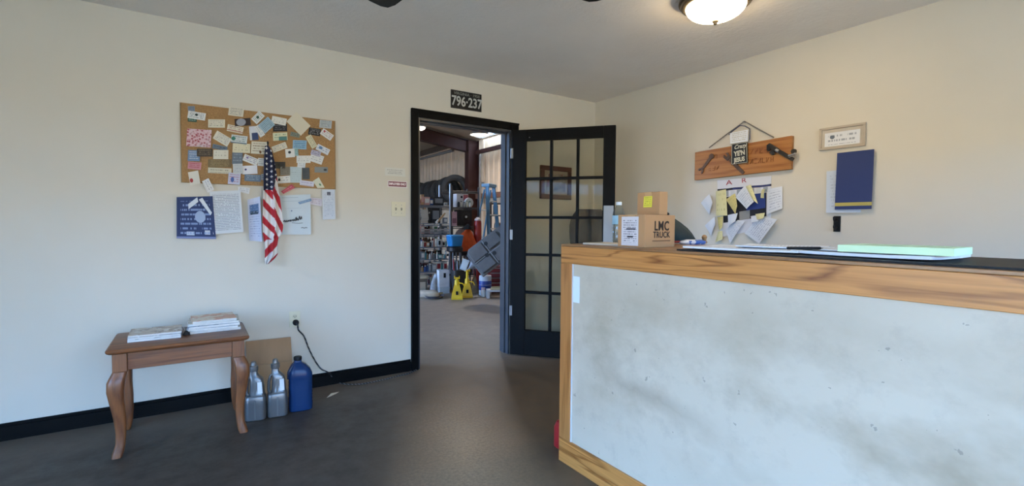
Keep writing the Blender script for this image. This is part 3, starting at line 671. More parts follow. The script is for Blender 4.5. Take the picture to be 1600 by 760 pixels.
# loose brush lettering across the poster
w = [(-.075, .088), (-.066, .100), (-.064, .086), (-.055, .100), (-.052, .087), (-.043, .101), (-.040, .092), (-.030, .104), (-.028, .092), (-.018, .105), (-.012, .094), (-.006, .108), (.000, .095), (.008, .124), (.010, .097), (.016, .115), (.022, .100), (.030, .131), (.034, .104), (.042, .128), (.044, .108)]
script(k, w, .0026); script(k, [(-.020, .083), (.02, .080), (.050, .082)], .0014); script(k, [(.040, .047), (.050, .050), (.060, .046), (.072, .050), (.080, .047)], .002)
k.build('brush_lettering', INK, cal, True)
pinned(((-2.706,1.3443),[(-0.0372,0.0285),(0.0423,0.0223),(0.0367,-0.0324),(-0.0419,-0.0183)]), 'pinkish card between the brush poster and the right-hand letter', P('#cfc8d0', '#a08a94', 4))
pinned(((-2.7806,1.3434),[(-0.0472,-0.0073),(0.0399,0.0241),(0.0431,0.0045),(-0.0358,-0.0212)]), 'light blue ribbon label on the corner of the brush poster', P('#7f9dbc', '#bccada', 2), .001, 'label', 'ribbon_label', .0262)
pinned(((-2.891,1.424),[(-0.0427,-0.0164),(0.0252,0.0375),(0.0461,0.0122),(-0.0286,-0.0332)]), 'red-pink ribbon label above the brush poster', P('#b8505c', '#d99aa0', 2), .003, 'label', 'ribbon_label', .022)
pinned(((-2.6204,1.3273),[(-0.0462,0.1056),(0.0434,0.1097),(0.0455,-0.1054),(-0.0427,-0.1101)]), 'narrow white letter with a small dark photo at the right end of the board', P('#ccd2da', '#98a2b4', 18, None, (('#54525c', .81, .92, .38, .66),), density=.5), .004, 'paper', 'letter_sheet', nx=4, nz=5)

# the little flag, hung point-down from its stick over the board
flag = thing('hand_flag', 'small red, white and blue starred flag hanging folded from a black stick', 'flag', (-3.0, 0, 0))
prof = [(229, 414.5, 420), (235, 414, 424), (250, 412.5, 428), (270, 411.5, 431.5), (297, 411, 434), (320, 410, 437.5), (345, 409, 440.5), (356, 409, 440.5), (366, 409.5, 438), (372, 410.5, 433), (385, 412, 431), (397, 412, 432), (404, 411.5, 427), (412, 413, 417.5)]
NX, NZ = 44, 130
SX, SZ = 0.00405, 0.00433            # metres of cloth per step of the drape outline
FX0, FZ0 = (-3.0474,1.4112)
vs, fs, fm = [], [], []
def prof_at(y):
    for a, c in zip(prof, prof[1:]):
        if a[0] <= y <= c[0]:
            t = (y - a[0]) / (c[0] - a[0]); return a[1] + (c[1] - a[1]) * t, a[2] + (c[2] - a[2]) * t
    return prof[-1][1:]
for kside in (0, 1):
    for j in range(NZ + 1):
        y = 229 + (412 - 229) * j / NZ; xl, xr = prof_at(y)
        for i in range(NX + 1):
            u = i / NX; px_ = xl + (xr - xl) * u
            fold = .010 * math.sin(u * PI * 3.4 + .4 + j * .006) + .006 * math.sin(u * PI * 6 + j * .03)
            vs.append(((px_ - 411) * SX + FX0 + 3.0, -.062 - fold * min(1, j / 25) + kside * .0012, FZ0 - (y - 297) * SZ))
N1 = (NX + 1) * (NZ + 1)
def flag_col(i, j):
    u = (i + .5) / NX; y = 229 + (412 - 229) * (j + .5) / NZ; xl, xr = prof_at(y); x = xl + (xr - xl) * u
    if (u < .62 and y < 297.5 - 2 * u) or (u >= .62 and y < 297 - (u - .62) * 60):
        cx, cy = x % 7.0, (y + (3.5 if int(x // 7) % 2 else 0)) % 8.0
        return 1 if abs(cx - 3.5) + abs(cy - 4) < 1.9 else 2
    if y > 374:
        ph = (y + (x - xl) * 1.0 - 378) / 25.0
        return 0 if ph % 1 > .47 else 1
    if u < .60:
        ph = (y - (x - xl) * 1.02 - 310.5) / 25.6
        return 0 if (ph % 1) < .46 else 1
    ph = (y - (x - 428) * 2.0 - 292) / 34.0
    return 0 if (ph % 1) < .5 else 1
for kside in (0, 1):
    for j in range(NZ):
        for i in range(NX):
            a = j * (NX + 1) + i + kside * N1
            q = (a, a + NX + 1, a + NX + 2, a + 1); fs.append(q if kside == 0 else q[::-1]); fm.append(flag_col(i, j))
for j in range(NZ):
    for i in (0, NX):
        a = j * (NX + 1) + i; fs.append((a, a + NX + 1, a + NX + 1 + N1, a + N1)); fm.append(1)
k = MB(); k.v = vs; k.f = [list(f) for f in fs]; k.mi = fm
k.build('cloth', [mat('#b2232f', .8, 0, .05), mat('#e0dcda', .8, 0, .03), mat('#1d2240', .8, 0, .05)], flag, True)
px0, pz0 = (-3.0146,1.7274)
k = MB(); k.rod((px0 + 3.0, -.048, pz0), (px0 + 3.0 - .004, -.044, pz0 - .13), .0045, n=8); k.lathe([(.002, .012), (.006, .004), (.006, -.004), (.003, -.012)], (px0 + 3.0, -.048, pz0), 10); k.build('stick', BLACKM, flag, True)
k = MB(); k.rod((px0 + 3.0 - .004, -.046, pz0 - .05), (px0 + 3.0 - .004, -.012, pz0 - .05), .003, n=6); k.build('pin', STEEL, flag)

# ---------------------------------------------------------------- side table, magazines, jugs
TW = wood_mat('reddish_table_wood', '#5c3420', '#83512f', 0, 1.6, .38, 5)
TWL = wood_mat('reddish_leg_wood', '#5c3420', '#83512f', 2, 1.6, .35, 5)
tb = thing('side_table', 'reddish-brown wooden side table with curved legs under the cork board', 'table', (-3.50, -0.375, 0))
tx, ty = 0.315, 0.232
k = MB(); k.loft([(.530, tx - .012, ty - .012, 0, 0), (.536, tx - .004, ty - .004, 0, 0), (.543, tx, ty, 0, 0), (.549, tx, ty, 0, 0), (.555, tx - .006, ty - .006, 0, 0)], 48, 0, 40); k.build('tabletop', TW, tb, True)
for sy in (-1, 1):
    k = MB(); k.bx(-tx + .085, tx - .085, sy * (ty - .045) - .009, sy * (ty - .045) + .009, .44, .530); k.build('apron', TW, tb, bevel=.002)
for sx in (-1, 1):
    k = MB(); k.bx(sx * (tx - .055) - .009, sx * (tx - .055) + .009, -ty + .075, ty - .075, .44, .530); k.build('apron', TW, tb, bevel=.002)
for sx in (-1, 1):
    for sy in (-1, 1):
        px_, py_ = sx * (tx - .055), sy * (ty - .05)
        k = MB(); k.bx(px_ - .03, px_ + .03, py_ - .025, py_ + .025, .435, .5295); o = k.build('leg', TWL, tb, bevel=.003)
        secs = []
        for z, off, rr in ((.4345, .0, .032), (.425, .004, .033), (.405, .014, .035), (.385, .021, .038), (.34, .025, .036), (.28, .019, .031), (.20, .008, .026), (.12, .004, .022), (.06, .008, .021), (.02, .020, .024), (.0, .026, .022)):
            secs.append((z, rr, rr * .85, px_ + sx * off * .8, py_ + sy * off * .6))
        k = MB(); k.loft(secs[::-1], 16, 0, 3.2); k.build('curved_leg', TWL, o, True)

def magazine(loc, rotz, w, d, h, cover, label, cat='magazine', name='magazine'):
    r = thing(name, label, cat, loc, rotz, 'magazines and papers on the side table')
    k = MB(); k.bx(-w / 2, w / 2, -d / 2, d / 2, .0006, h - .0012); k.build('pages', mat('#cfcdc8', .8, 0, .08, 60), r)
    k = MB(); k.bx(-w / 2 - .001, w / 2 + .002, -d / 2 - .001, d / 2 + .001, h - .0012, h); k.build('cover', cover, r)
    k = MB(); k.bx(-w / 2 - .0022, -w / 2 - .0003, -d / 2, d / 2, 0, h); k.build('spine', cover, r)
def cover(c1, c2, c3):
    m, nt, b = base_mat('magazine_cover'); v = coord(nt); f = noise(nt, v, 16, 3)
    c = mixc(nt, mth(nt, 'GREATER_THAN', f, .52), c1, c2); c = mixc(nt, mth(nt, 'GREATER_THAN', noise(nt, v, 30, 2), .62), c, c3)
    nt.links.new(c, b.inputs['Base Color']); b.inputs['Roughness'].default_value = .3; return m
zt = .5555
stack = [(.016, '#c9ccd2', '#9aa2ae', '#7d8794', 'lowest grey-white magazine of the right-hand stack', 0.02), (.013, '#b9bec6', '#d4d6da', '#8a94a4', 'pale magazine second from the bottom of the right-hand stack', -.05), (.014, '#aeb6c2', '#c8ccd4', '#5f6a7c', 'blue-grey magazine in the middle of the right-hand stack', .04),
         (.013, '#c6c2b8', '#a6a49c', '#6c6a66', 'greyish magazine second from the top of the right-hand stack', -.03), (.016, '#d2c3ae', '#c98a64', '#b9785a', 'cream and orange magazine on top of the right-hand stack', .05)]
for h, a, c, e, lab, rz in stack:
    magazine((-3.345 + random.uniform(-.006, .006), -.295 + random.uniform(-.008, .008), zt), rz, .25 if 'on top' not in lab else .215, .22, h, cover(a, c, e), lab); zt += h + .0005
zt = .5555
for h, a, c, e, lab in ((.014, '#c2c6cc', '#8f98a6', '#4a4f5a', 'lowest magazine of the left-hand pile on the side table'), (.011, '#3c3f48', '#b9bcc2', '#8a6f64', 'dark magazine in the middle of the left-hand pile'), (.010, '#b8a896', '#8f7a6a', '#d0cdc8', 'tan magazine on top of the left-hand pile')):
    magazine((-3.62, -.36, zt), random.uniform(-.08, .08), .23, .20, h, cover(a, c, e), lab); zt += h + .0005
k = thing('binder_clip', 'black binder clip between the two stacks of magazines', 'clip', (-3.482, -.40, .5555))
q = MB(); q.prism([(-.018, 0), (.018, 0), (.005, .026), (-.005, .026)], -.016, .016); q.build('spring', BLACKM, k, bevel=.001)
q = MB(); q.tube([(-.004, -.010, .024), (-.012, -.010, .045), (-.012, .010, .045), (-.004, .010, .024)], .0015, 6); q.build('wire_handle', STEEL, k, True)

# leaning piece of cardboard
cbd = thing('cardboard_sheet', 'flattened brown cardboard leaning on the wall behind the jugs', 'cardboard', (-3.02, 0, 0))
k = MB(); k.add([(-.139, -.110, .0), (.139, -.110, .0), (.139, -.064, .235), (-.139, -.064, .235), (-.139, -.106, .0), (.139, -.106, .0), (.139, -.060, .235), (-.139, -.060, .235)], [(0, 1, 2, 3), (5, 4, 7, 6), (0, 4, 5, 1), (2, 6, 7, 3), (0, 3, 7, 4), (1, 5, 6, 2)]); k.build('lower_flap', BOARD, cbd)
k = MB(); k.add([(-.139, -.066, .237), (.139, -.066, .237), (.137, -.024, .392), (-.139, -.024, .396), (-.139, -.062, .237), (.139, -.062, .237), (.137, -.020, .392), (-.139, -.020, .396)], [(0, 1, 2, 3), (5, 4, 7, 6), (0, 4, 5, 1), (2, 6, 7, 3), (0, 3, 7, 4), (1, 5, 6, 2)]); k.build('upper_flap', wood_mat('cardboard_light', '#9d7d5d', '#a88664', 2, .6, .8, 1.0), cbd)

SILV = mat('#6a6a6b', .3, .55, .05, 5); SILVC = mat('#7a7a7a', .35, .5, .05)
def silver_jug(loc, rz, label):
    r = thing('oil_jug', label, 'jug', loc, rz, 'silver plastic jugs on the floor')
    k = MB(); k.loft([(0, .050, .040, 0, 0), (.006, .057, .046, 0, 0), (.04, .058, .047, 0, 0), (.10, .0575, .0465, 0, 0), (.138, .056, .045, 0, 0), (.148, .050, .041, 0, 0), (.154, .040, .036, .008, 0), (.205, .038, .035, .008, 0), (.245, .034, .033, .006, 0), (.262, .027, .027, -.004, 0), (.276, .022, .022, -.010, 0), (.298, .020, .020, -.010, 0)], 36, 0, 4.5)
    body = k.build('body', SILV, r, True)
    k = MB(); k.tube([(-.040, 0, .146), (-.048, 0, .165), (-.046, 0, .215), (-.036, 0, .25), (-.018, 0, .268)], [.010, .009, .009, .009, .008], 10); k.build('handle', SILV, r, True)
    k = MB(); k.loft([(.296, .0235, .0235, -.010, 0), (.302, .0255, .0255, -.010, 0), (.324, .0245, .0245, -.010, 0), (.328, .017, .017, -.010, 0), (.338, .016, .016, -.010, 0), (.350, .013, .013, -.010, 0), (.354, .008, .008, -.010, 0)], 20, 0, 2); k.build('cap', SILVC, r, True)
    k = MB(); k.bx(-.006, .006, -.0395, -.036, .158, .235); k.build('grip_ridge', SILVC, body)
    k = MB(); k.bx(-.0035, .0035, -.0495, -.046, .012, .125); k.build('seam', SILVC, body)
    k = MB(); k.add([(.014, -.0385, .162), (.040, -.0340, .162), (.036, -.0325, .232), (.013, -.0365, .232), (.014, -.0340, .162), (.040, -.0300, .162), (.036, -.029, .232), (.013, -.0325, .232)], [(0, 1, 2, 3), (5, 4, 7, 6), (0, 4, 5, 1), (2, 6, 7, 3), (0, 3, 7, 4), (1, 5, 6, 2)]); o = k.build('label', mat('#dfe3e8', .5, 0, .02), body); o['label'] = 'white sticker'
silver_jug((-3.14, -.405, 0), math.radians(-12), 'silver-grey plastic jug nearest the table leg')
silver_jug((-3.022, -.41, 0), math.radians(-8), 'silver-grey plastic jug next to the blue one')
def blue_plastic():
    m, nt, b = base_mat('translucent_blue_plastic')
    b.inputs['Base Color'].default_value = C4('#16335f'); b.inputs['Roughness'].default_value = .25
    b.inputs['Transmission Weight'].default_value = .15; b.inputs['IOR'].default_value = 1.3
    return m
r = thing('washer_fluid_jug', 'blue plastic jug with a black cap beside the silver ones', 'jug', (-2.885, -.385, 0), math.radians(-5))
BLU = blue_plastic()
k = MB(); secs = [(0, .060, .045, 0, 0), (.006, .069, .052, 0, 0)]
for i in range(7):
    z = .05 + i * .022; secs += [(z, .071, .054, 0, 0), (z + .008, .0685, .052, 0, 0)]
secs += [(.212, .071, .054, 0, 0), (.235, .070, .053, 0, 0), (.262, .062, .047, -.003, 0), (.290, .044, .036, -.010, 0), (.305, .026, .025, -.014, 0), (.312, .022, .022, -.014, 0), (.322, .022, .022, -.014, 0)]
k.loft(secs, 36, 0, 3.6); k.build('body', BLU, r, True)
k = MB(); k.tube([(-.03, -.010, .300), (-.050, -.02, .285), (-.066, -.025, .255), (-.068, -.02, .21)], [.011, .012, .012, .010], 10); k.build('handle', mat('#17223f', .3), r, True)
k = MB(); k.lathe([(.0225, .318), (.0245, .322), (.0245, .338), (.021, .343), (.004, .344)], (-.014, 0, 0), 24); k.build('cap', BLACKM, r, True)

# scrap on the floor
r = thing('paper_scrap', 'torn bent scrap of cream paper lying on the floor near the baseboard', 'scrap', (-2.652, -.236, 0))
k = MB(); k.add([(-.050, -.038, .001), (-.010, .004, .012), (.006, .012, .010), (.020, .030, .001), (.052, .034, .003), (.030, .012, .002), (-.012, -.014, .001)], [(0, 1, 6), (1, 2, 5, 6), (2, 3, 4, 5)]); 
k.add([(p[0], p[1], p[2] - .0008) for p in k.v], [(6, 1, 0), (6, 5, 2, 1), (5, 4, 3, 2)]); k.build('paper', mat('#c2b9a4', .8, 0, .05), r)

# ---------------------------------------------------------------- service counter
OAK = wood_mat('oak_along', '#80481c', '#cb8a49', 0, .9, .38, 9, .14); OAKV = wood_mat('oak_upright', '#915a2a', '#b97c44', 2, 1.0, .4, 6, .2)
def panel_mat():
    m, nt, b = base_mat('stained_white_panel'); v = coord(nt)
    s = nd(nt, 'SeparateXYZ'); nt.links.new(v, s.inputs[0])
    sm = rampv(nt, noise(nt, coord(nt, 'Object', (2.2, 2.2, 3.0)), 1.0, 5, .6), .44, .72)
    mid_ = rampv(nt, mth(nt, 'ABSOLUTE', mth(nt, 'SUBTRACT', s.outputs[2], .62)), .46, .08)
    c = mixc(nt, mth(nt, 'MULTIPLY', mth(nt, 'MULTIPLY', sm, mid_), .85), '#c8bba7', '#938268')
    # one long greasy smear low across the middle, where knees rub
    ln = mth(nt, 'ADD', mth(nt, 'ADD', s.outputs[2], mth(nt, 'MULTIPLY', s.outputs[0], .17)), mth(nt, 'ADD', -.60, mth(nt, 'MULTIPLY', mth(nt, 'SUBTRACT', noise(nt, v, 5, 4, .6), .5), .22)))
    smear = mth(nt, 'MULTIPLY', rampv(nt, mth(nt, 'ABSOLUTE', ln), .085, .0), rampv(nt, mth(nt, 'ABSOLUTE', mth(nt, 'SUBTRACT', s.outputs[0], .52)), .42, .1))
    c = mixc(nt, mth(nt, 'MULTIPLY', smear, .5), c, '#8c7c68')
    c = mixc(nt, mth(nt, 'MULTIPLY', rampv(nt, noise(nt, v, 9, 5, .7), .52, .72), .30), c, '#9c8f7f')
    sp = mth(nt, 'GREATER_THAN', noise(nt, v, 24, 3, .6), .70); c = mixc(nt, mth(nt, 'MULTIPLY', sp, .5), c, '#6f665e')
    nt.links.new(c, b.inputs['Base Color']); b.inputs['Roughness'].default_value = .45
    return m
ct = thing('service_counter', 'tall oak-framed service counter with a stained white front panel', 'counter', (-1.914, -1.80, 0), -PI / 2)
L = 2.75
k = MB(); k.bx(.0, L, 0, .022, 1.004, 1.088); k.build('top_rail', OAK, ct, bevel=.002)
k = MB(); k.bx(.0, L, 0, .022, 0.0, .122); k.build('bottom_rail', OAK, ct, bevel=.002)
k = MB(); k.bx(.0, .080, 0, .022, 0.1225, 1.0035); k.build('stile', OAKV, ct, bevel=.002)
k = MB(); k.bx(L - .06, L, 0, .022, 0.1225, 1.0035); k.build('stile', OAKV, ct, bevel=.002)
k = MB(); k.bx(.0805, L - .0605, .010, .018, 0.1225, 1.0035); k.build('front_panel', panel_mat(), ct)
k = MB(); k.bx(.0805, .086, .005, .0095, 0.1225, 1.0035); k.build('panel_bead', mat('#c9cbd0', .5), ct)
k = MB(); k.bx(.0, .02, .0225, .60, 0, 1.088); k.build('end_panel', mat('#a8743f', .5, 0, .08), ct)
k = MB(); k.bx(L - .02, L, .0225, .60, 0, 1.088); k.build('end_panel', mat('#a8743f', .5, 0, .08), ct)
k = MB(); k.bx(.02, L - .02, .58, .60, 0, 1.088); k.build('back_panel', mat('#9a6a3c', .5, 0, .08), ct)
k = MB(); k.bx(.0, L, .0, .62, 1.0885, 1.0985); k.build('countertop', wood_mat('counter_top_wood', '#7a5335', '#9c7048', 0, 1.0, .3, 6), ct, bevel=.0015)
tp = thing('tape_strip', 'short pale strip of tape at the upper left corner of the counter panel', 'tape', (-1.914, -1.80, 0), -PI / 2)
k = MB(); k.bx(.0865, .131, .0086, .0096, .818, .945); k.build('tape', mat('#dfe9f4', .35, 0, .01), tp)
CTZ = 1.0985
rd_ = thing('red_jug', 'red plastic jug on the floor behind the end of the counter', 'jug', (-1.787, -1.715, 0))
RED = mat('#a5262a', .35, 0, .06)
k = MB(); k.loft([(0, .055, .05, 0, 0), (.006, .062, .056, 0, 0), (.11, .062, .056, 0, 0), (.14, .05, .045, 0, 0), (.155, .02, .02, .0, 0), (.17, .02, .02, 0, 0)], 24, 0, 4); k.build('body', RED, rd_, True)
k = MB(); k.lathe([(.022, .168), (.023, .185), (.005, .187)], n=16); k.build('cap', BLACKM, rd_, True)

# boxes
CARD = mat('#b98c60', .8, 0, .05, 6); CARDT = mat('#c39a6c', .45, 0, .03)
def carton(loc, rz, dx, dy, dz, label, name='cardboard_box'):
    r = thing(name, label, 'box', loc, rz)
    k = MB(); k.bx(0, dx, 0, dy, 0, dz); k.build('carton', CARD, r, bevel=.0015)
    for a in (0, 1):
        k = MB(); k.bx(.001, dx - .001, .001 + a * (dy / 2 + .0006), dy / 2 - .0006 + a * (dy / 2), dz, dz + .0025); k.build('flap', CARD, r)
    k = MB(); k.bx(-.0006, dx + .0006, dy / 2 - .02, dy / 2 + .02, dz + .0026, dz + .0032); k.bx(-.0007, -.0001, dy / 2 - .02, dy / 2 + .02, dz - .04, dz + .0032); k.build('packing_tape', CARDT, r)
    return r
b1 = carton((-1.835, -2.262, CTZ), 0.02,   .205, .152, .140, 'larger cardboard box with black printing standing on the counter')
DKINK = mat('#33241a', .8)
text('LMC', .058, 'printing', DKINK, b1, (.112, -.0009, .092), .84, 0, .0004, 0, .0014, 1.1)
text('TRUCK', .038, 'printing', DKINK, b1, (.112, -.0009, .054), .88, 0, .0004, 0, .0006, 1.06)
k = MB()
for i in range(14): k.bx(.052 + i * .0088, .052 + i * .0088 + .006, -.0009, -.0001, .026, .031)
k.build('printing', mat('#6d4f36', .8), b1)
k = MB(); k.sheet([(-.048, .128), (.048, .128), (.048, 0), (-.048, 0)], None, 2, 2, .0006)
o = k.build('shipping_label', P('#d8cfcf', '#4a4048', 13, None, (('#3a3438', .28, .34, .35, .7), ('#4a4448', .55, .60, .3, .85)), density=.47), b1, loc=(-.0012, .082, .006), rotz=-PI / 2); o['label'] = 'white shipping label'
b2 = carton((-1.728, -2.250, CTZ + .1435), -0.04, .052, .132, .100, 'small cardboard box with a yellow note, on top of the larger box')
k = MB(); k.sheet([(-.025, .05), (.025, .05), (.025, 0), (-.025, 0)], lambda u, v: .003 * (1 - v), 3, 3, .0005)
o = k.build('sticky_note', P('#e3d648', '#8a7f30', 6, density=.5), b2, loc=(-.0012, .066, .034), rotz=-PI / 2); o['label'] = 'square yellow sticky note'

# water bottle
PET = glass_mat('clear_bottle_plastic', (.86, .92, .95), .12, .08)
wx, wy, _z = (-1.621,-1.9043,1.1022)
wb = thing('water_bottle', 'small clear plastic water bottle left of the cardboard boxes', 'bottle', (wx, wy, CTZ + .0082))
k = MB(); k.lathe([(.010, .002), (.026, 0), (.031, .006), (.031, .03), (.029, .036), (.031, .042), (.031, .075), (.0295, .082), (.031, .09), (.0315, .125), (.031, .145), (.024, .168), (.014, .184), (.0125, .192)], n=26); k.build('body', PET, wb, True)
k = MB(); k.lathe([(.0318, .092), (.0321, .094), (.0321, .134), (.0318, .136)], n=26, cap=False); k.build('label', P('#9cc4d6', '#e6f2f6', 4, ('#dfeef4', .5, .5, .12)), wb, True)
k = MB(); k.lathe([(.0145, .190), (.0150, .192), (.0150, .205), (.013, .207), (.003, .2075)], n=20); k.build('cap', mat('#e4e8ea', .4, 0, .01), wb, True)

def flat_sheet(name, label, cat, c, w, d, rz, m, h=.0012, z=CTZ, group=None, curl=0.0):
    r = thing(name, label, cat, (c[0], c[1], z), rz, group)
    k = MB(); n = 4; vs = []
    for kk in (0, 1):
        for j in range(n + 1):
            for i in range(n + 1):
                u, v = i / n, j / n; vs.append(((u - .5) * w, (v - .5) * d, .0004 + kk * h + curl * (abs(2 * u - 1) ** 3 + abs(2 * v - 1) ** 3) * .5))
    N = (n + 1) ** 2; fs = []
    for j in range(n):
        for i in range(n):
            a = j * (n + 1) + i; fs += [(a, a + n + 1, a + n + 2, a + 1), (N + a, N + a + 1, N + a + n + 2, N + a + n + 1)]
    ed = list(range(n + 1)) + [j * (n + 1) + n for j in range(1, n + 1)] + [n * (n + 1) + i for i in range(n - 1, -1, -1)] + [j * (n + 1) for j in range(n - 1, 0, -1)]
    for a, b_ in zip(ed, ed[1:] + ed[:1]): fs.append((a, b_, N + b_, N + a))
    k.add(vs, fs, 0, [((i % (n + 1)) / n, (i % N) // (n + 1) / n) for i in range(2 * N)])
    k.build('sheets', m, r); return r
PAPER = P('#dfe2e6', '#8f96a2', 22, density=.4)
flat_sheet('paper_sheet', 'cream sheets under the water bottle at the end of the counter', 'paper', (-1.73, -1.975), .17, .24, .12, P('#d4c6b2', '#9a8f82', 16), .007)
flat_sheet('desk_pad', 'black desk pad under the papers on the counter', 'desk pad', (-1.66, -3.02), .46, 1.10, .01, BLACKM, .006)
for i, (cx, cy, w, d, rz, h, z, lab) in enumerate([
        (-1.725, -2.68, .29, .40, .10, .006, .008, 'white stack of large sheets nearest the boxes on the counter'),
        (-1.70, -3.05, .28, .36, -.06, .009, .0081, 'white stack of sheets in the middle of the desk pad'),
        (-1.60, -2.72, .216, .279, .32, .004, .016, 'white sheets lying askew on the stack nearest the boxes'),
        (-1.68, -2.98, .216, .279, .12, .003, .0195, 'topmost white sheets in the middle of the desk pad')]):
    flat_sheet('paper_stack', lab, 'paper', (cx, cy), w, d, rz, PAPER, h, CTZ + z, 'papers on the counter', .004)
flat_sheet('green_pad', 'thick pale green writing pad at the right end of the counter', 'pad', (-1.74, -3.13), .20, .26, .05, P('#d3ecc2', '#8fae8c', 10), .020, CTZ + .0228)
pn = thing('pen', 'short black pen lying across the papers on the counter', 'pen', (-1.845, -2.905, CTZ + .0235))
k = MB(); k.rod((-.05, .02, .005), (.05, -.03, .005), .0048, n=8); k.build('barrel', BLACKM, pn); k = MB(); k.rod((.05, -.03, .005), (.06, -.035, .005), .004, .0012, 8); k.build('tip', STEEL, pn)

# dark heap of cloth and packets behind the boxes
hx, hy, _z = (-1.2424,-1.976,1.1059)
hp = thing('dark_cap', 'dark teal and black cap with red edging heaped behind the boxes', 'cap', (hx, hy, CTZ))
k = MB(); n = 28; rings = []
for t, rr in ((0, 1.0), (.08, 1.03), (.25, .93), (.45, .74), (.65, .50), (.82, .30), (.94, .15), (1.0, .04)):
    ring = []
    for i in range(n):
        a = 2 * PI * i / n; w_ = 1 + .10 * math.sin(3 * a + 4 * t) + .05 * math.sin(7 * a)
        ring.append(Vector((.115 * rr * w_ * math.cos(a) - .040 * t, .095 * rr * w_ * math.sin(a) + .040 * t, .004 + .150 * t ** .8)))
    rings.append(ring)
k.rings(rings); k.build('crown', mat('#1c2b2e', .85, 0, .2, 20, .2, 120), hp, True)
k = MB(); ring = [Vector((.120 * (1 + .10 * math.sin(3 * a) + .05 * math.sin(7 * a)) * math.cos(a), .100 * (1 + .10 * math.sin(3 * a) + .05 * math.sin(7 * a)) * math.sin(a), .010)) for a in [2 * PI * i / 29 for i in range(30)]]
k.tube(ring, .006, 6); k.build('edging', mat('#8f2a2a', .7), hp, True)
k = MB(); k.lathe([(.004, 0), (.013, .004), (.013, .014), (.006, .020)], (-.040, .040, .148), 14); k.build('button', BLACKM, hp, True)
px_, py_, _z = (-1.3201,-2.1284,1.1124)
pk = thing('blue_packet', 'crumpled blue and white packet beside the dark cap', 'packet', (px_, py_, CTZ), -.5)
k = MB(); k.loft([(0.0008, .060, .030, 0, 0), (.008, .068, .036, 0, 0), (.018, .062, .032, .004, 0), (.025, .040, .018, .008, 0)], 20, 0, 2.6); k.build('wrapper', P('#b4bccb', '#4f69a6', 3), pk, True)
def packet_mat():
    m, nt, b = base_mat('blue_white_wrapper'); v = coord(nt)
    nt.links.new(mixc(nt, mth(nt, 'GREATER_THAN', noise(nt, v, 28, 2), .5), '#c9ced8', '#3f62a8'), b.inputs['Base Color']); b.inputs['Roughness'].default_value = .35; return m
pk.children[0].data.materials[0] = packet_mat()
px_, py_, _z = (-1.1433,-2.0413,1.1208)
pk = thing('figurine', 'small tan figure-like ornament at the right end of the dark cap', 'trinket', (px_ + .02, py_ - .02, CTZ))
k = MB(); k.lathe([(.014, 0), (.016, .006), (.010, .016), (.012, .026), (.015, .034), (.010, .044), (.003, .047)], n=16); k.build('turned_body', mat('#a8835a', .5), pk, True)

# ---------------------------------------------------------------- right wall
PLANKW = wood_mat('orange_stained_plank', '#8f5526', '#b37a3e', 0, 1.3, .5, 5)
pk = thing('tool_plank', 'orange-brown wooden plank with old wrenches on the right wall', 'wall sign', (0, -1.588, 1.5745), -PI / 2)
k = MB(); k.prism([(-.379, -.011), (.379, .011), (.379, .239), (-.379, .215)], -.034, -.004); k.build('plank', PLANKW, pk, bevel=.003)
k = MB()
random.seed(3)
def burnt(k, x0, z0, nch, h, w):
    for i in range(nch):
        x = x0 + i * w
        for _ in range(random.choice((2, 3))):
            a = random.choice(((0, 0, 0, h), (0, h, w * .6, h), (0, h / 2, w * .6, h / 2), (w * .6, 0, w * .6, h), (0, 0, w * .6, h), (0, 0, w * .6, 0)))
            k.rod((x + a[0], -.0345, z0 + a[1]), (x + a[2], -.0345, z0 + a[3]), .0022, n=5)
burnt(k, .09, .145, 4, .036, .034); burnt(k, .06, .075, 7, .034, .030); burnt(k, -.27, .145, 3, .030, .034); burnt(k, -.25, .055, 3, .030, .034)
k.build('burnt_lettering', mat('#86502a', .8), pk)
IRON = mat('#3d3936', .5, .6, .15, 30); IRON2 = mat('#6a5446', .6, .4, .2, 30)
def wallthing(name, label, cat, s, z, group=None): return thing(name, label, cat, (0, -s, z), -PI / 2, group)
def along(a, c, y): # frame for a tool lying on the plank from a to c
    d = Vector((c[0] - a[0], 0, c[1] - a[1])); n = Vector((-d.z, 0, d.x)).normalized()
    return lambda t, o, yy=0: Vector((a[0], 0, a[1])) + d * t + n * o + Vector((0, y - yy, 0))
def tool_prism(k, F, poly, y0, y1, mi=0):
    n = len(poly); vs = [F(t, o, y0) for t, o in poly] + [F(t, o, y1) for t, o in poly]
    k.add(vs, [tuple(range(n)), tuple(range(2 * n - 1, n - 1, -1))] + [(i, n + i, n + (i + 1) % n, (i + 1) % n) for i in range(n)], mi)
s0, z0 = (1.323,1.6918)
a, c = (1.2699,1.6306), (1.3749,1.7515)
w1 = wallthing('open_end_wrench', 'rusty open-ended wrench on the left end of the plank', 'wrench', s0, z0, )
F = along((a[0] - s0, a[1] - z0), (c[0] - s0, c[1] - z0), -.0345)
k = MB(); tool_prism(k, F, [(.16, -.010), (.80, -.013), (.80, .013), (.16, .010)], 0, .008); k.build('shank', IRON2, w1, bevel=.001)
k = MB(); tool_prism(k, F, [(.17, -.012), (.05, -.024), (-.06, -.022), (-.02, -.010), (.07, -.009), (.07, .009), (-.02, .012), (-.06, .024), (.05, .026), (.17, .012)], 0, .011); k.build('jaw', IRON2, w1, bevel=.001)
k = MB(); tool_prism(k, F, [(.79, -.014), (.90, -.021), (1.0, -.016), (1.03, 0), (1.0, .016), (.90, .021), (.79, .014)], 0, .011); k.build('ring_end', IRON2, w1, bevel=.001)
s0, z0 = (1.9018,1.7129)
a, c = (1.9847,1.6467), (1.8114,1.7689)
w2 = wallthing('pipe_wrench', 'black pipe wrench on the right end of the plank', 'wrench', s0, z0)
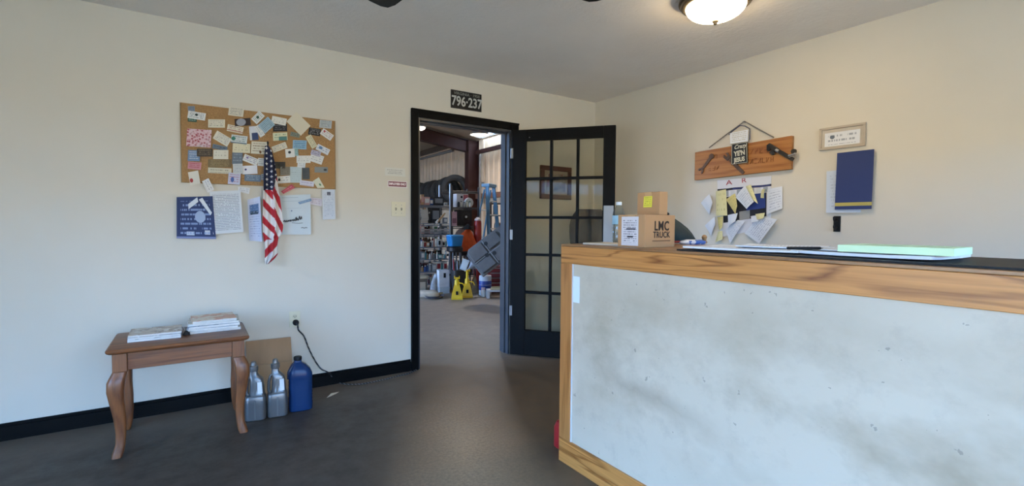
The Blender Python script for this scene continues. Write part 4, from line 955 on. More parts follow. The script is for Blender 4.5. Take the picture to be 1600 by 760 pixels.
F = along((a[0] - s0, a[1] - z0), (c[0] - s0, c[1] - z0), -.0345)
k = MB(); tool_prism(k, F, [(.0, -.010), (.05, -.014), (.62, -.012), (.62, .012), (.05, .013), (.0, .010)], 0, .014); k.build('handle', IRON, w2, bevel=.0015)
k = MB(); tool_prism(k, F, [(.60, -.014), (.98, -.016), (1.02, .006), (.98, .016), (.92, .034), (.86, .034), (.84, .014), (.60, .016)], 0, .020); k.build('head', IRON, w2, bevel=.0015)
k = MB(); tool_prism(k, F, [(.70, .018), (.80, .018), (.80, .040), (.66, .042), (.62, .030)], .002, .018); k.build('movable_jaw', IRON, w2, bevel=.001)
k = MB(); k.rod(F(.55, .0, .017), F(.66, .0, .017), .012, n=12); k.build('adjusting_nut', STEEL, w2)
s0, z0 = (1.9835,1.6857)
w4 = wallthing('chrome_socket', 'small bright socket piece at the right edge of the plank', 'tool', s0, z0)
k = MB(); k.rod((-.022, -.058, -.014), (.022, -.058, -.004), .011, n=12); k.rod((-.004, -.058, -.01), (-.002, -.034, -.01), .006, n=8); k.build('socket', CHROME, w4)
k = MB(); k.lathe([(.016, 0), (.018, .004), (.016, .018)], (.004, -.036, .016), 12, 0, Matrix.Rotation(PI / 2, 3, 'X')); k.build('knob', IRON, w4)
s0, z0 = (1.5955,1.6214)
a, c = (1.5536,1.6637), (1.6316,1.5851)
w3 = wallthing('flat_wrench', 'dark flat wrench on the plank, half under the hanging black sign', 'wrench', s0, z0)
F = along((a[0] - s0, a[1] - z0), (c[0] - s0, c[1] - z0), -.0345)
k = MB(); tool_prism(k, F, [(-.5, -.011), (.85, -.013), (1.0, -.010), (1.0, .010), (.85, .013), (-.5, .011)], 0, .008); k.build('shank', IRON2, w3, bevel=.001)
k = MB(); tool_prism(k, F, [(-.52, -.018), (-.9, -.024), (-1.0, -.006), (-.75, -.004), (-.75, .008), (-1.0, .012), (-.9, .026), (-.5, .018)], 0, .010); k.build('jaw', IRON2, w3, bevel=.001)
# nail, rope and hanging signs
s0, z0 = (1.613,1.9731)
nl = wallthing('plank_rope', 'thin rope from a nail down to the top of the plank', 'rope', s0, z0)
l_, r_ = (1.3272,1.8133), (1.8362,1.8204)
k = MB(); k.tube([(l_[0] - s0, -.02, l_[1] - z0), ((l_[0] - s0) * .5, -.016, (l_[1] - z0) * .48), (0, -.014, .0), ((r_[0] - s0) * .5, -.016, (r_[1] - z0) * .5), (r_[0] - s0, -.02, r_[1] - z0)], .004, 6); k.build('strand', mat('#6e6a66', .8), nl, True)
k = MB(); k.rod((0, -.03, -.006), (0, -.001, -.008), .0025, n=6); k.rod((0, -.032, -.006), (0, -.03, -.006), .006, n=10); k.build('nail', STEEL, nl)
def hung(q, y, label, m, name, cat, t=.004):
    (s, z), pts = q; zb = min(p[1] for p in pts)
    r = wallthing(name, label, cat, s, z + zb)
    k = MB(); k.sheet([(p[0], p[1] - zb) for p in pts], lambda u, v: y, 2, 2, t); k.build('board', m, r)
    return r, [(p[0], p[1] - zb) for p in pts]
bs, pts = hung(((1.6006,1.7345),[(-0.0643,0.0783),(0.0588,0.076),(0.068,-0.0753),(-0.0625,-0.0791)]), .048, 'small black hanging sign with pale lettering over the plank', mat('#1b1b1a', .5, 0, .05), 'word_sign', 'sign', .006)
W_ = pts[1][0] - pts[0][0]; Hh = pts[0][1]
CREAM = mat('#d2cdb8', .6, 0, .02)
text('Crazy', .042, 'lettering', CREAM, bs, (.004, -.0518, Hh * .82), .95, .35, .0004, -.07, .001)
text("YE'N", .050, 'lettering', CREAM, bs, (.002, -.0518, Hh * .50), .82, 0, .0004, -.07, .002)
text('JESUS', .044, 'lettering', CREAM, bs, (.002, -.0518, Hh * .20), .80, 0, .0004, -.07, .0018)
k = MB()
for a, c in ((pts[0], pts[1]), (pts[1], pts[2]), (pts[2], pts[3]), (pts[3], pts[0])):
    k.rod((a[0] * .93, -.0520, Hh / 2 + (a[1] - Hh / 2) * .95), (c[0] * .93, -.0520, Hh / 2 + (c[1] - Hh / 2) * .95), .0016, n=5)
k.build('border_line', CREAM, bs)
wc, pts = hung(((1.5964,1.8552),[(-0.0727,0.0391),(0.0703,0.0433),(0.0702,-0.041),(-0.0678,-0.0414)]), .054, 'small white lettered card hanging just above the black sign', P('#dfe2e8', '#b0a890', 6, density=.42), 'word_card', 'sign', .003)
k = MB(); hh = pts[0][1]
k.tube([(pts[0][0] - .012, -.050, pts[0][1] - .01), (pts[0][0] + .01, -.046, pts[0][1] + .012), (-.01, -.030, pts[0][1] + .05), (.03, -.030, pts[1][1] + .035), (pts[1][0] + .008, -.046, pts[1][1] + .005), (pts[1][0] + .012, -.050, pts[2][1] + .01)], .004, 6); k.build('lanyard', mat('#3f4660', .7), wc, True)

# wall poster with slips stuck all over it
(s0, z0), pts = ((1.6155,1.3482),[(-0.2217,0.2035),(0.2043,0.205),(0.2105,-0.1644),(-0.1931,-0.2441)])
zb = min(p[1] for p in pts)
po = wallthing('wall_poster', 'wall poster with a white heading and black and blue fields under the plank', 'poster', s0, z0 + zb)
k = MB(); k.sheet([(p[0], p[1] - zb) for p in pts], lambda u, v: .003 + .002 * u, 3, 3, .001)
bands = [('#222430', .805, .845), ('#31386a', .81, .84, .3, .98)]
for i in range(8): bands.append((('#c9ccd0', '#9aa0a8')[i % 2], .70, .80, .02 + i * .12, .10 + i * .12))
bands += [('#1c1d24', .24, .69, .10, .92), ('#2b3f80', .40, .69, .56, .90), ('#8f8f8c', .24, .40, .42, .62)]
k.build('sheet', P('#d6d6dc', '#888', 0, None, tuple(bands)), po)
AR = mat('#a3383f', .7)
W_ = pts[1][0] - pts[0][0]; top = pts[0][1] - zb
text('A', .052, 'heading', AR, po, (-W_ * .28, -.0055, top - .026), 1.5, 0, .0003, -.06); text('R', .048, 'heading', AR, po, (W_ * .0, -.0055, top - .018), 1.4, 0, .0003, -.06)
YEL, YE2, WHS = P('#d8d09c', '#a59c60', 5, density=.62), P('#cfc07c', '#968850', 5, density=.6), P('#d9dce2', '#a2a8b6', 9, density=.47)
WHP = P('#d9dce2', '#b8bcc6', 0)
def slip(q, off, curl, m, label, cat='note', name='paper_note'):
    (s, z), pts = q; zb = min(p[1] for p in pts)
    k = MB(); k.sheet([(p[0], p[1] - zb) for p in pts], lambda u, v: off + curl * (1 - v) ** 1.4 + .006 * math.sin(3 * u), 5, 5, .0007)
    o = k.build(name, m, loc=(0, -s, z + zb), rotz=-PI / 2); tag(o, label, cat, 'notes stuck over the wall poster')
slip(((1.8531,1.3828),[(-0.0591,0.076),(0.0447,0.0914),(0.0583,-0.0643),(-0.0438,-0.1033)]), .006, .016, WHS, 'big white sheet curling on the right of the wall poster', 'paper')
slip(((1.3598,1.1935),[(-0.0634,0.0005),(0.0228,0.0722),(0.0369,0.0068),(0.0038,-0.0795)]), .006, .014, WHP, 'white slip at the far lower left under the poster')
slip(((1.5554,1.1731),[(-0.0801,-0.0092),(0.0222,0.0665),(0.0863,0.0558),(-0.0285,-0.1133)]), .006, .016, WHS, 'white sheet hanging below the middle of the poster, left of the other low one', 'paper')
slip(((1.7586,1.1793),[(-0.1246,-0.0396),(-0.0093,0.0878),(0.13,0.0637),(0.0039,-0.112)]), .012, .026, WHS, 'large white sheet tilted at the lower right of the poster', 'paper')
slip(((1.3319,1.3703),[(-0.0727,0.0079),(0.0031,0.0763),(0.0477,0.0057),(0.0219,-0.0899)]), .012, .022, WHP, 'blank white slip standing off the wall at the far left of the poster')
slip(((1.4419,1.371),[(-0.0524,0.0937),(0.0334,0.1048),(0.0574,-0.0977),(-0.0384,-0.1007)]), .010, .012, YEL, 'tall yellow note on the left half of the poster')
slip(((1.4411,1.2144),[(-0.0348,0.0495),(0.0178,0.0523),(0.0202,-0.035),(-0.003,-0.0669)]), .012, .015, YE2, 'narrow dull yellow note hanging below the tall yellow one')
slip(((1.4378,1.1138),[(-0.0222,0.0333),(0.0173,0.0419),(0.0336,-0.0246),(-0.0287,-0.0505)]), .014, .02, YEL, 'twisted yellow note at the very bottom left of the poster')
slip(((1.5482,1.3657),[(-0.0657,0.0303),(0.0076,0.0758),(0.0346,-0.0207),(0.0234,-0.0855)]), .018, .012, YE2, 'folded yellow note near the middle of the poster')
slip(((1.5409,1.2458),[(-0.0434,0.0314),(0.0369,0.0458),(0.0321,-0.0154),(-0.0258,-0.0619)]), .014, .02, WHP, 'small pale slip between the folded yellow note and the low white sheet')
slip(((1.6423,1.3994),[(-0.0816,0.0112),(-0.0081,0.0961),(0.0725,-0.0284),(0.0172,-0.079)]), .020, .016, WHS, 'white note tilted on its corner in the middle of the poster')
slip(((1.6949,1.4332),[(-0.0495,0.0526),(-0.0111,0.0637),(0.0534,-0.078),(0.0071,-0.0381)]), .030, .012, YEL, 'pointed yellow note over the tilted white one')
slip(((1.7697,1.4289),[(-0.0189,-0.0298),(-0.0096,0.0318),(0.0169,0.0325),(0.0115,-0.0347)]), .014, .010, YEL, 'short yellow note in front of the blue field of the poster')
slip(((1.7234,1.2477),[(-0.0346,0.0185),(0.0257,0.0267),(0.0285,-0.0188),(-0.0195,-0.0263)]), .030, .010, WHP, 'small white slip above the large lower right sheet')
slip(((1.7685,1.2654),[(-0.039,0.0151),(0.0303,0.0244),(0.0271,-0.0147),(-0.0184,-0.0248)]), .040, .010, YEL, 'small yellow note above the large lower right sheet')

# papers at the right end of the wall
s0, z0 = (2.1302,1.6922); s1, z1 = (2.1259,1.8349)
fr = wallthing('framed_notice', 'framed white notice high on the right wall, right of the plank', 'notice', s0 + .13, z0)
h = z1 - z0
FRW = mat('#b3a594', .5, 0, .05)
for a, c, e, f in ((-.13, .13, 0, .014), (-.13, .13, h - .014, h), (-.13, -.116, .0145, h - .0145), (.116, .13, .0145, h - .0145)):
    k = MB(); k.bx(a, c, -.016, -.001, e, f); k.build('frame_side', FRW, fr, bevel=.001)
k = MB(); k.bx(-.1155, .1155, -.008, -.002, .0145, h - .0145); k.build('backing', mat('#bdb3a4', .7), fr)
k = MB(); k.sheet([(-.098, h - .036), (.10, h - .036), (.10, .02), (-.098, .02)], lambda u, v: .009, 2, 2); k.build('notice_sheet', P('#dcdde0', '#7d828c', 3, ('#5d646e', .22, .66, .07, .5), density=.45), fr)
s0, z0 = (2.2,1.2833); s1, z1 = (2.1766,1.5541)
k = MB(); k.sheet([(-.105, z1 - z0), (.105, z1 - z0 + .006), (.10, 0), (-.095, 0)], lambda u, v: .004 + .012 * (1 - v), 3, 5)
o = k.build('hanging_sheet', P('#c3cedd', '#a8b4c6', 14, density=.55), loc=(0, -s1 - .105, z0), rotz=-PI / 2); tag(o, 'pale blue-white sheet hanging at the right end of the right wall', 'paper')
k = MB(); k.sheet([(-.10, .36), (.10, .36), (.10, 0), (-.10, 0)], lambda u, v: .020 + .008 * (1 - v), 3, 3)
o = k.build('hanging_folder', P('#28386a', '#c0b060', 0, None, (('#b7a85c', .06, .12),)), loc=(0, -s1 - .165, z0 + .02), rotz=-PI / 2); tag(o, 'dark blue folder hanging over the pale sheet at the right end of the wall', 'folder')
s0, z0 = (2.2283,1.2128)
hk = wallthing('wall_hook', 'black hook low on the right wall under the dark blue folder', 'hook', s0 + .02, z0)
k = MB(); k.bx(-.02, .02, -.008, -.001, -.05, .05); k.build('back_plate', BLACKM, hk, bevel=.002)
k = MB(); k.tube([(0, -.008, .02), (0, -.04, .015), (0, -.05, .03), (0, -.05, .045)], .006, 8); k.tube([(0, -.008, -.02), (0, -.03, -.035), (0, -.045, -.025), (0, -.045, -.01)], .006, 8); k.build('prongs', BLACKM, hk, True)

# ================================================================ the workshop beyond the doorway
XW, YB = 2.6, 12.0
def rz(x): return 3.30 + 0.13 * (XW - x)         # underside of the roof
SHOPW = CORRUG
k = MB(); k.bx(-7.8, -5.8, 0.0, .14, 0, 4.8); k.bx(0.14, 2.75, 0.0, .14, 0, 4.8); k.bx(-5.8, 0.14, 0.0, .14, 2.5, 4.8); struct(k.build('wall_shop_front', SHOPW))
k = MB(); k.bx(-7.8, 2.75, YB, YB + .15, 0, 5.0); struct(k.build('wall_shop_back', SHOPW))
k = MB(); k.bx(-7.95, -7.8, .0, 1.6, 0, 5.0); k.bx(-7.95, -7.8, 7.6, YB + .15, 0, 5.0); k.bx(-7.95, -7.8, 1.6, 7.6, 3.8, 5.0); struct(k.build('wall_shop_left', SHOPW))
# right wall: ribbed metal sheets, one by one
rw = struct_root('wall_shop_right', (XW, 0, 0))
def ribbed(w, h):
    k = MB(); pr = []; n = 4; p = w / n
    for i in range(n):
        o = i * p; pr += [(o, 0), (o + p * .62, 0), (o + p * .70, -.022), (o + p * .88, -.022), (o + p * .96, 0)]
    pr.append((w, 0)); m = len(pr)
    vs = [(d, y, z) for z in (0, h) for y, d in pr] + [(.03, y, z) for z in (0, h) for y, d in pr]
    fs = []
    for i in range(m - 1):
        fs += [(i, i + 1, m + i + 1, m + i), (2 * m + i, 3 * m + i, 3 * m + i + 1, 2 * m + i + 1), (i, 2 * m + i, 2 * m + i + 1, i + 1), (m + i, m + i + 1, 3 * m + i + 1, 3 * m + i)]
    fs += [(0, m, 3 * m, 2 * m), (m - 1, 3 * m - 1, 4 * m - 1, 2 * m - 1)]
    return k.add(vs, fs)
first = None
for i in range(13):
    y = 0.145 + i * .91
    if first is None: first = o = ribbed(.908, 3.285).build('metal_sheet', SHOPW, rw, loc=(0, y, 0))
    else: o = first.copy(); COL.objects.link(o); o.location = (0, y, 0)
# roof with a translucent panel over the near bay
k = MB(); ROOFM = mat('#9b8a76', .7, 0, .12, 3)
def slab(x0, x1, y0, y1): k.prism([(x0, rz(x0)), (x1, rz(x1)), (x1, rz(x1) + .08), (x0, rz(x0) + .08)], y0, y1)
slab(-7.95, 2.75, .0, 4.2); slab(-7.95, 2.2, 4.2, 6.75); slab(2.56, 2.75, 4.2, 6.75); slab(-7.95, 2.75, 6.75, YB + .15)
struct(k.build('ceiling_shop', ROOFM))
def translucent():
    m, nt, b = base_mat('translucent_roof_panel'); nt.nodes.remove(b)
    t = nd(nt, 'BsdfTranslucent'); t.inputs[0].default_value = C4('#e0e0da'); d = nd(nt, 'BsdfTransparent'); d.inputs[0].default_value = (.75, .75, .73, 1)
    mx = nd(nt, 'MixShader'); mx.inputs[0].default_value = .0; nt.links.new(t.outputs[0], mx.inputs[1]); nt.links.new(d.outputs[0], mx.inputs[2]); nt.links.new(mx.outputs[0], nt.nodes['Material Output'].inputs[0])
    return m
k = MB(); k.prism([(2.2, rz(2.2) + .03), (2.56, rz(2.56) + .03), (2.56, rz(2.56) + .036), (2.2, rz(2.2) + .036)], 4.2, 6.75); struct(k.build('window_3', translucent()))

RUST = mat('#3a201a', .6, 0, .15, 8, spec=.25)
YC = 7.0
cl = thing('steel_column', 'dark rust-red steel column standing against the workshop wall', 'column', (XW - .17, YC, 0))
k = MB(); k.bx(-.15, .15, -.006, .006, .012, 3.28); k.build('web', RUST, cl)
for x in (-.145, .145):
    k = MB(); k.bx(x - .006, x + .006, -.10, .10, .012, 3.28); k.build('flange', RUST, cl)
k = MB(); k.bx(-.19, .168, -.14, .14, 0, .0118); k.build('base_plate', RUST, cl)
rf = thing('steel_rafter', 'dark rust-red roof rafter rising left from the column top', 'beam', (XW - .34, YC, 3.0))
dx = -6.5
for o_, a, c in ((0, -.006, .006), (.0, -.08, .08), (-.28, -.08, .08)):
    k = MB()
    if a == -.006: k.prism([(0, -.02), (dx, -.02 - .13 * dx - .02), (dx, .26 - .13 * dx - .02), (0, .26)], a, c); k.build('web', RUST, rf)
    else:
        zz = .262 + o_ - .0
        k.prism([(0, zz), (dx, zz - .13 * dx - .02), (dx, zz - .13 * dx - .008), (0, zz + .012)], a, c); k.build('flange', RUST, rf)
DARKST = mat('#4a3f36', .6, .2, .1)
ev = thing('eave_beam', 'rust-red eave beam running along the top of the right workshop wall', 'beam', (XW - .10, 0, 3.02))
k = MB(); k.bx(-.04, .04, .2, 6.88, -.09, .0); k.build('channel', RUST, ev)
gt = thing('wall_girt', 'rusty horizontal girt on the workshop wall right of the column', 'beam', (XW - .085, 0, 1.88))
k = MB(); k.bx(-.05, .05, .2, 6.88, -.06, .06); k.build('channel', mat('#6f4a36', .6, .1, .1), gt)
for i, (x, lab) in enumerate(((2.25, 'dark roof purlin nearest the eave of the left bay'), (1.3, 'dark roof purlin second from the eave of the left bay'), (.2, 'dark roof purlin third from the eave'), (-1.2, 'dark roof purlin high towards the middle of the roof'))):
    pl_ = thing('roof_purlin', lab, 'beam', (x, 0, rz(x) - .012), 0, 'roof purlins')
    k = MB(); k.bx(-.03, .03, 7.15, YB - .05, -.15, 0.0); k.build('channel', DARKST, pl_)
pp = thing('grey_pipe', 'grey pipe slung under the purlins of the left bay', 'pipe', (2.0, 0, 3.02))
k = MB(); k.rod((0, 7.2, 0), (-.15, 11.6, -.02), .035, n=10); k.build('pipe', mat('#6e6a66', .4, .3), pp); k = MB(); k.rod((0, 7.3, .03), (0, 7.3, .355), .012, n=6); k.build('hanger', DARKST, pp)
LX, LY, LZ = (0.3917,5.4255,3.1176)
lt = thing('workshop_lamp', 'small lit lamp under the workshop roof at the left door edge', 'lamp', (LX, LY, LZ))
k = MB(); k.rod((0, 0, .09), (0, 0, rz(LX) - LZ - .002), .008, n=6); k.build('drop_rod', STEEL, lt)
k = MB(); k.lathe([(.05, .10), (.09, .04), (.11, -.0), (.10, .0)], n=16); k.build('shade', STEEL, lt); k = MB(); k.lathe([(.085, .0), (.08, -.03), (.04, -.055), (.005, -.06)], n=16); k.build('bulb', emit_mat('lit_bulb', '#fff4e0', 10), lt, True)
for i, (px_, lab) in enumerate(((2.6036, 'grey conduit beside the steel column'), (2.1335, 'thin conduit on the right-hand workshop wall'))):
    yy = (6.62, 5.55)[i]
    c = thing('conduit', lab, 'pipe', (XW - .05, yy, 0)); k = MB(); k.rod((-.1, 0, 0), (-.1, 0, 2.9), (.03, .022)[i], n=8); k.build('pipe', mat('#7d756c', .5, .3), c)
    k = MB(); k.box((-.05, 0, 2.2), (.10, .06, .04)); k.build('bracket', STEEL, c)

# unseen lamp added under the roof to brighten the right end of the workshop
def fill_lamp(x, y, label, watts):
    t = thing('added_fill_lamp', label, 'lamp', (x, y, rz(x) - .45), 0, None)
    k = MB(); k.lathe([(.05, .20), (.09, .16), (.20, .0), (.205, 0), (.10, .165), (.05, .205)], n=24); k.build('shade', STEEL, t, True)
    k = MB(); k.rod((0, 0, .20), (0, 0, .448), .008, n=6); k.build('added_lamp_rod', STEEL, t)
    k = MB(); k.lathe([(.19, .012), (.188, .004), (.02, .002)], n=24); k.build('lens', emit_mat('added_lit_lens', '#fff0d8', 5.0), t, True)
    d = bpy.data.lights.new('added_fill_light', 'AREA'); d.shape = 'DISK'; d.size = .38; d.energy = watts; d.color = (1.0, .88, .76)
    o = bpy.data.objects.new('added_fill_light', d); COL.objects.link(o); o.parent = t; o.location = (0, 0, -.01)
fill_lamp(1.45, 4.9, 'added lamp out of view over the right end of the workshop', 30)

# ---- row of tires up on a rail rack along the wall
RUB = mat('#2e2b27', .75, 0, .2, 12, .25, 60)
trk = thing('tire_rack', 'steel rail rack holding the row of tires along the workshop wall', 'rack', (2.15, 0, 0))
for x in (-.17, .17):
    k = MB(); k.rod((x, 7.15, 1.72), (x, 10.9, 1.72), .025, n=8); k.build('rail', DARKST, trk)
for y in (7.2, 9.0, 10.8):
    for x in (-.17, .17):
        k = MB(); k.rod((x, y, 0), (x, y, 1.70), .022, n=8); k.build('leg', DARKST, trk)
def tire(loc, rot, label, R, wd):
    r = thing('tire', label, 'tire', loc, 0, 'tires along the workshop wall'); r.rotation_euler = rot
    k = MB(); pr = [(R * .60, -wd * .36), (R * .72, -wd * .5), (R * .90, -wd * .47), (R * .985, -wd * .36), (R, -wd * .2)]
    for g in range(3): z = -wd * .12 + g * wd * .12; pr += [(R, z - wd * .03), (R * .975, z - wd * .015), (R * .975, z + wd * .015), (R, z + wd * .03)]
    pr += [(R, wd * .2), (R * .985, wd * .36), (R * .90, wd * .47), (R * .72, wd * .5), (R * .60, wd * .36), (R * .57, 0)]
    rings = [[Vector((a * math.cos(2 * PI * i / 28), a * math.sin(2 * PI * i / 28), z)) for i in range(28)] for a, z in pr]
    k.rings(rings, closed=True); k.build('tread_and_sidewall', RUB, r, True)
    return r
ordn = ['nearest', 'second', 'third', 'fourth', 'fifth', 'sixth', 'seventh', 'eighth', 'ninth', 'tenth', 'eleventh', 'twelfth']
for i in range(9):
    R = (.36, .35, .33, .34, .33, .32, .34, .33, .33)[i]
    tilt = (.10, .22, .15, .3, .2, .25, .15, .25, .2)[i]
    hgt = math.sqrt(R * R - .17 ** 2) * math.cos(tilt)
    tire((2.15, 7.38 + i * .38, 1.745 + hgt + .02), (PI / 2 - tilt, 0, (-.35, .1, -.15, .05, -.1, .1, 0, .1, 0)[i]), ('tire at the near end of the row on the wall rack, beside the steel column' if i == 0 else f'{ordn[i]} tire from the steel column in the row on the wall rack'), R, .22)

# ---- wire racks
def rack(name, label, loc, w, d, h, shelves, m, wires=True):
    r = thing(name, label, 'rack', loc)
    for x in (0, -w):
        for y in (0, d):
            k = MB(); k.rod((x, y, 0), (x, y, h), .0165, n=10); k.lathe([(.018, h), (.018, h + .012), (.006, h + .016)], (x, y, 0), 10); k.build('post', m, r)
    for z in shelves:
        k = MB()
        for y in (0, d): k.rod((-w, y, z - .012), (0, y, z - .012), .007, n=6); k.rod((-w, y, z - .042), (0, y, z - .042), .006, n=6)
        for x in (0, -w): k.rod((x, 0, z - .012), (x, d, z - .012), .007, n=6)
        k.build('shelf_rim', m, r)
        k = MB(); n = int(w / .035)
        for i in range(1, n): k.bx(-w + i * w / n - .004, -w + i * w / n + .004, 0, d, z - .012, z - .004)
        k.build('shelf_wires', m, r)
    return r
RAX, RAY = (0.4299,4.1811)
SHA = (.12, .34, .56, .78, 1.00, 1.20, 1.52)
rack('wire_rack', 'grey wire rack crammed with small goods, left of the black speaker', (RAX, RAY, 0), 1.20, .45, 1.90, SHA, mat('#8d949e', .35, .6, .05))
RBX, RBY = RAX + .60, RAY + .02
SHB = (.25, .62, 1.15, 1.50, 1.80)
rack('wire_rack', 'dark wire rack with the black speaker, right of the grey rack', (RBX, RBY, 0), .56, .45, 1.86, SHB, mat('#3a3a3c', .4, .6))

def small_bottle(loc, r, h, c, cc, label, group, shape=0):
    t = thing('bottle', label, 'bottle', loc, 0, group)
    k = MB()
    if shape == 0: k.lathe([(r * .9, 0), (r, .004), (r, h * .62), (r * .75, h * .74), (r * .35, h * .80), (r * .35, h * .86)], n=14)
    else: k.loft([(0, r, r * .6, 0, 0), (h * .6, r, r * .6, 0, 0), (h * .75, r * .6, r * .45, 0, 0), (h * .86, r * .35, r * .35, 0, 0)], 14, 0, 3.4)
    k.build('body', mat(c, .4, 0, .05), t, True)
    k = MB(); k.lathe([(r * .42, h * .85), (r * .44, h * .87), (r * .40, h), (r * .1, h)], n=12); k.build('cap', mat(cc, .4, 0, .05), t, True)
    return t
def spray(loc, r, h, c, cc, label, group):
    t = thing('spray_can', label, 'can', loc, 0, group)
    k = MB(); k.lathe([(r * .95, 0), (r, .004), (r, h * .78), (r * .8, h * .84), (r * .5, h * .86)], n=14); k.build('can', mat(c, .3, .2, .05), t, True)
    k = MB(); k.lathe([(r * .72, h * .84), (r * .72, h * .99), (r * .6, h), (r * .1, h)], n=12); k.build('cap', mat(cc, .4, 0, .05), t, True)
    return t
def small_box(loc, w, d, h, c, c2, label, group, name='parts_box', rz_=0.0):
    t = thing(name, label, 'box', loc, rz_, group)
    k = MB(); k.bx(-w / 2, w / 2, 0, d, 0, h); k.build('carton', mat(c, .6, 0, .06), t, bevel=.002)
    k = MB(); k.bx(-w / 2 + w * .12, w / 2 - w * .12, -.0015, -.0002, h * .25, h * .8); k.build('label', mat(c2, .6, 0, .04), t)
    return t
CN = {'white': '#d9d8d2', 'red': '#9c2f33', 'black': '#202022', 'grey': '#7d8084', 'blue': '#2d4f8c', 'tan': '#b48c64', 'pink': '#c89a92', 'green': '#3d6a4c', 'yellow': '#c9a838', 'silver': '#a9acb0', 'brown': '#6a4a36', 'cream': '#cfc6ae', 'teal': '#4c8a90', 'dark red': '#5c2428'}
def row(x1, y0, z, items, where, group, step=None):
    """items from right to left: (kind, colour, second colour, width, height)"""
    x = x1; seen = {}
    names = ['', 'second ', 'third ', 'fourth ', 'fifth ', 'sixth ', 'seventh ', 'eighth ', 'ninth ']
    for kd, c, c2, w, h in items:
        nth = seen.get((kd, c), 0); seen[(kd, c)] = nth + 1
        nm = {'b': 'bottle', 'j': 'jug', 's': 'spray can', 'x': 'box'}[kd]
        cap = {'b': f'{c2}-capped ', 'j': f'{c2}-capped ', 's': f'{c2}-capped ', 'x': ''}[kd]
        tail = f' labelled {c2}' if kd == 'x' else ''
        same = sum(1 for it in items if it[0] == kd and it[1] == c)
        order = (names[nth] + 'from right such, ' if nth else ('rightmost such, ' if same > 1 else ''))
        label = f'{cap}{c} {nm}{tail}, {order}on {where}'
        yy = y0 + random.uniform(.0, .03)
        loc = (x - w / 2, yy + (w / 2 if kd != 'x' else 0), z + .0005)
        if kd == 'b': small_bottle(loc, w / 2 - .003, h, CN[c], CN[c2], label, group)
        elif kd == 'j': small_bottle(loc, w / 2 - .003, h, CN[c], CN[c2], label, group, 1)
        elif kd == 's': spray(loc, w / 2 - .003, h, CN[c], CN[c2], label, group)
        else: small_box(loc, w - .006, .18, h, CN[c], CN[c2], label, group)
        x -= w
G = 'goods on the workshop racks'
random.seed(11)
y0 = RAY + .03
def mix(seed, n, wmin, wmax, hmin, hmax, pal):
    rnd = random.Random(seed); o = []
    for _ in range(n):
        kd = rnd.choice('bbjsxx'); c, c2 = rnd.choice(pal); w = rnd.uniform(wmin, wmax) * (1.5 if kd == 'x' else 1)
        o.append((kd, c, c2, w, rnd.uniform(hmin, hmax)))
    return o
PAL = [('white', 'red'), ('white', 'black'), ('silver', 'black'), ('pink', 'white'), ('white', 'black'), ('white', 'red'), ('white', 'blue'), ('black', 'white'), ('black', 'grey'), ('grey', 'white'), ('silver', 'white'), ('red', 'white'), ('dark red', 'white'), ('blue', 'white'), ('cream', 'black'), ('teal', 'white'), ('white', 'green'), ('tan', 'white'), ('black', 'red')]
row(RAX - .03, y0, SHA[6], [('x', 'white', 'grey', .07, .05), ('x', 'black', 'grey', .20, .15), ('x', 'blue', 'white', .07, .11), ('x', 'pink', 'white', .11, .14), ('x', 'tan', 'pink', .06, .18), ('x', 'pink', 'red', .08, .10)], 'top shelf of grey wire rack', G)
row(RAX - .03, y0, SHA[5], [('x', 'grey', 'white', .08, .10), ('b', 'white', 'white', .06, .14), ('x', 'black', 'grey', .17, .28), ('b', 'black', 'white', .05, .20)], 'sixth shelf of grey wire rack', G)
# catalogues in a flat stack on that shelf
cz = SHA[5] + .0005
for i in range(9):
    t = thing('catalogue', f'grey thick catalogue, {ordn[i] if i else "lowest"}{" from the bottom" if i else ""} in the flat stack on the grey wire rack', 'book', (RAX - .47 + random.uniform(-.008, .008), y0 + .02, cz), random.uniform(-.05, .05), 'catalogues stacked on the grey rack')
    h = .026
    k = MB(); k.bx(-.07, .07, 0, .2, .003, h - .003); k.build('pages', mat('#cfc9bd', .8, 0, .05), t)
    k = MB(); k.bx(-.073, .073, -.003, .203, 0, .0028); k.bx(-.073, .073, -.003, .203, h - .0028, h); k.bx(-.073, -.0702, -.003, .203, .0028, h - .0028); k.build('cover', mat(('#8b8782', '#a39a8e', '#77767a')[i % 3], .6), t); cz += h + .0005
row(RAX - .55, y0, SHA[5], [('b', 'silver', 'white', .06, .16), ('b', 'grey', 'white', .06, .20), ('x', 'white', 'grey', .10, .14)], 'left end of grey wire rack sixth shelf', G)
DKP = [('black', 'grey'), ('brown', 'tan'), ('grey', 'white'), ('dark red', 'grey'), ('black', 'blue')]
for q, (sz, nm) in enumerate(((SHA[4], 'fifth'), (SHA[3], 'fourth'), (SHA[2], 'third'), (SHA[1], 'second'), (SHA[0], 'lowest'))):
    row(RAX - .03, y0, sz, mix(30 + q, 14, .035, .058, .08, .175, PAL), nm + ' shelf of grey wire rack', G)
    row(RAX - .05, y0 + .22, sz, mix(40 + q, 8, .05, .07, .12, .18, DKP), f'back row, {nm} shelf, grey rack', G)
row(RAX - .05, y0 + .22, SHA[5], mix(50, 8, .05, .07, .2, .29, DKP), 'back row, sixth shelf, grey rack', G)
row(RBX - .03, RBY + .02, SHB[0], mix(14, 9, .04, .06, .12, .30, PAL), 'lowest shelf of dark wire rack', G)
row(RBX - .03, RBY + .24, SHB[0], mix(15, 6, .05, .07, .2, .33, DKP), 'back row, lowest shelf, dark rack', G)
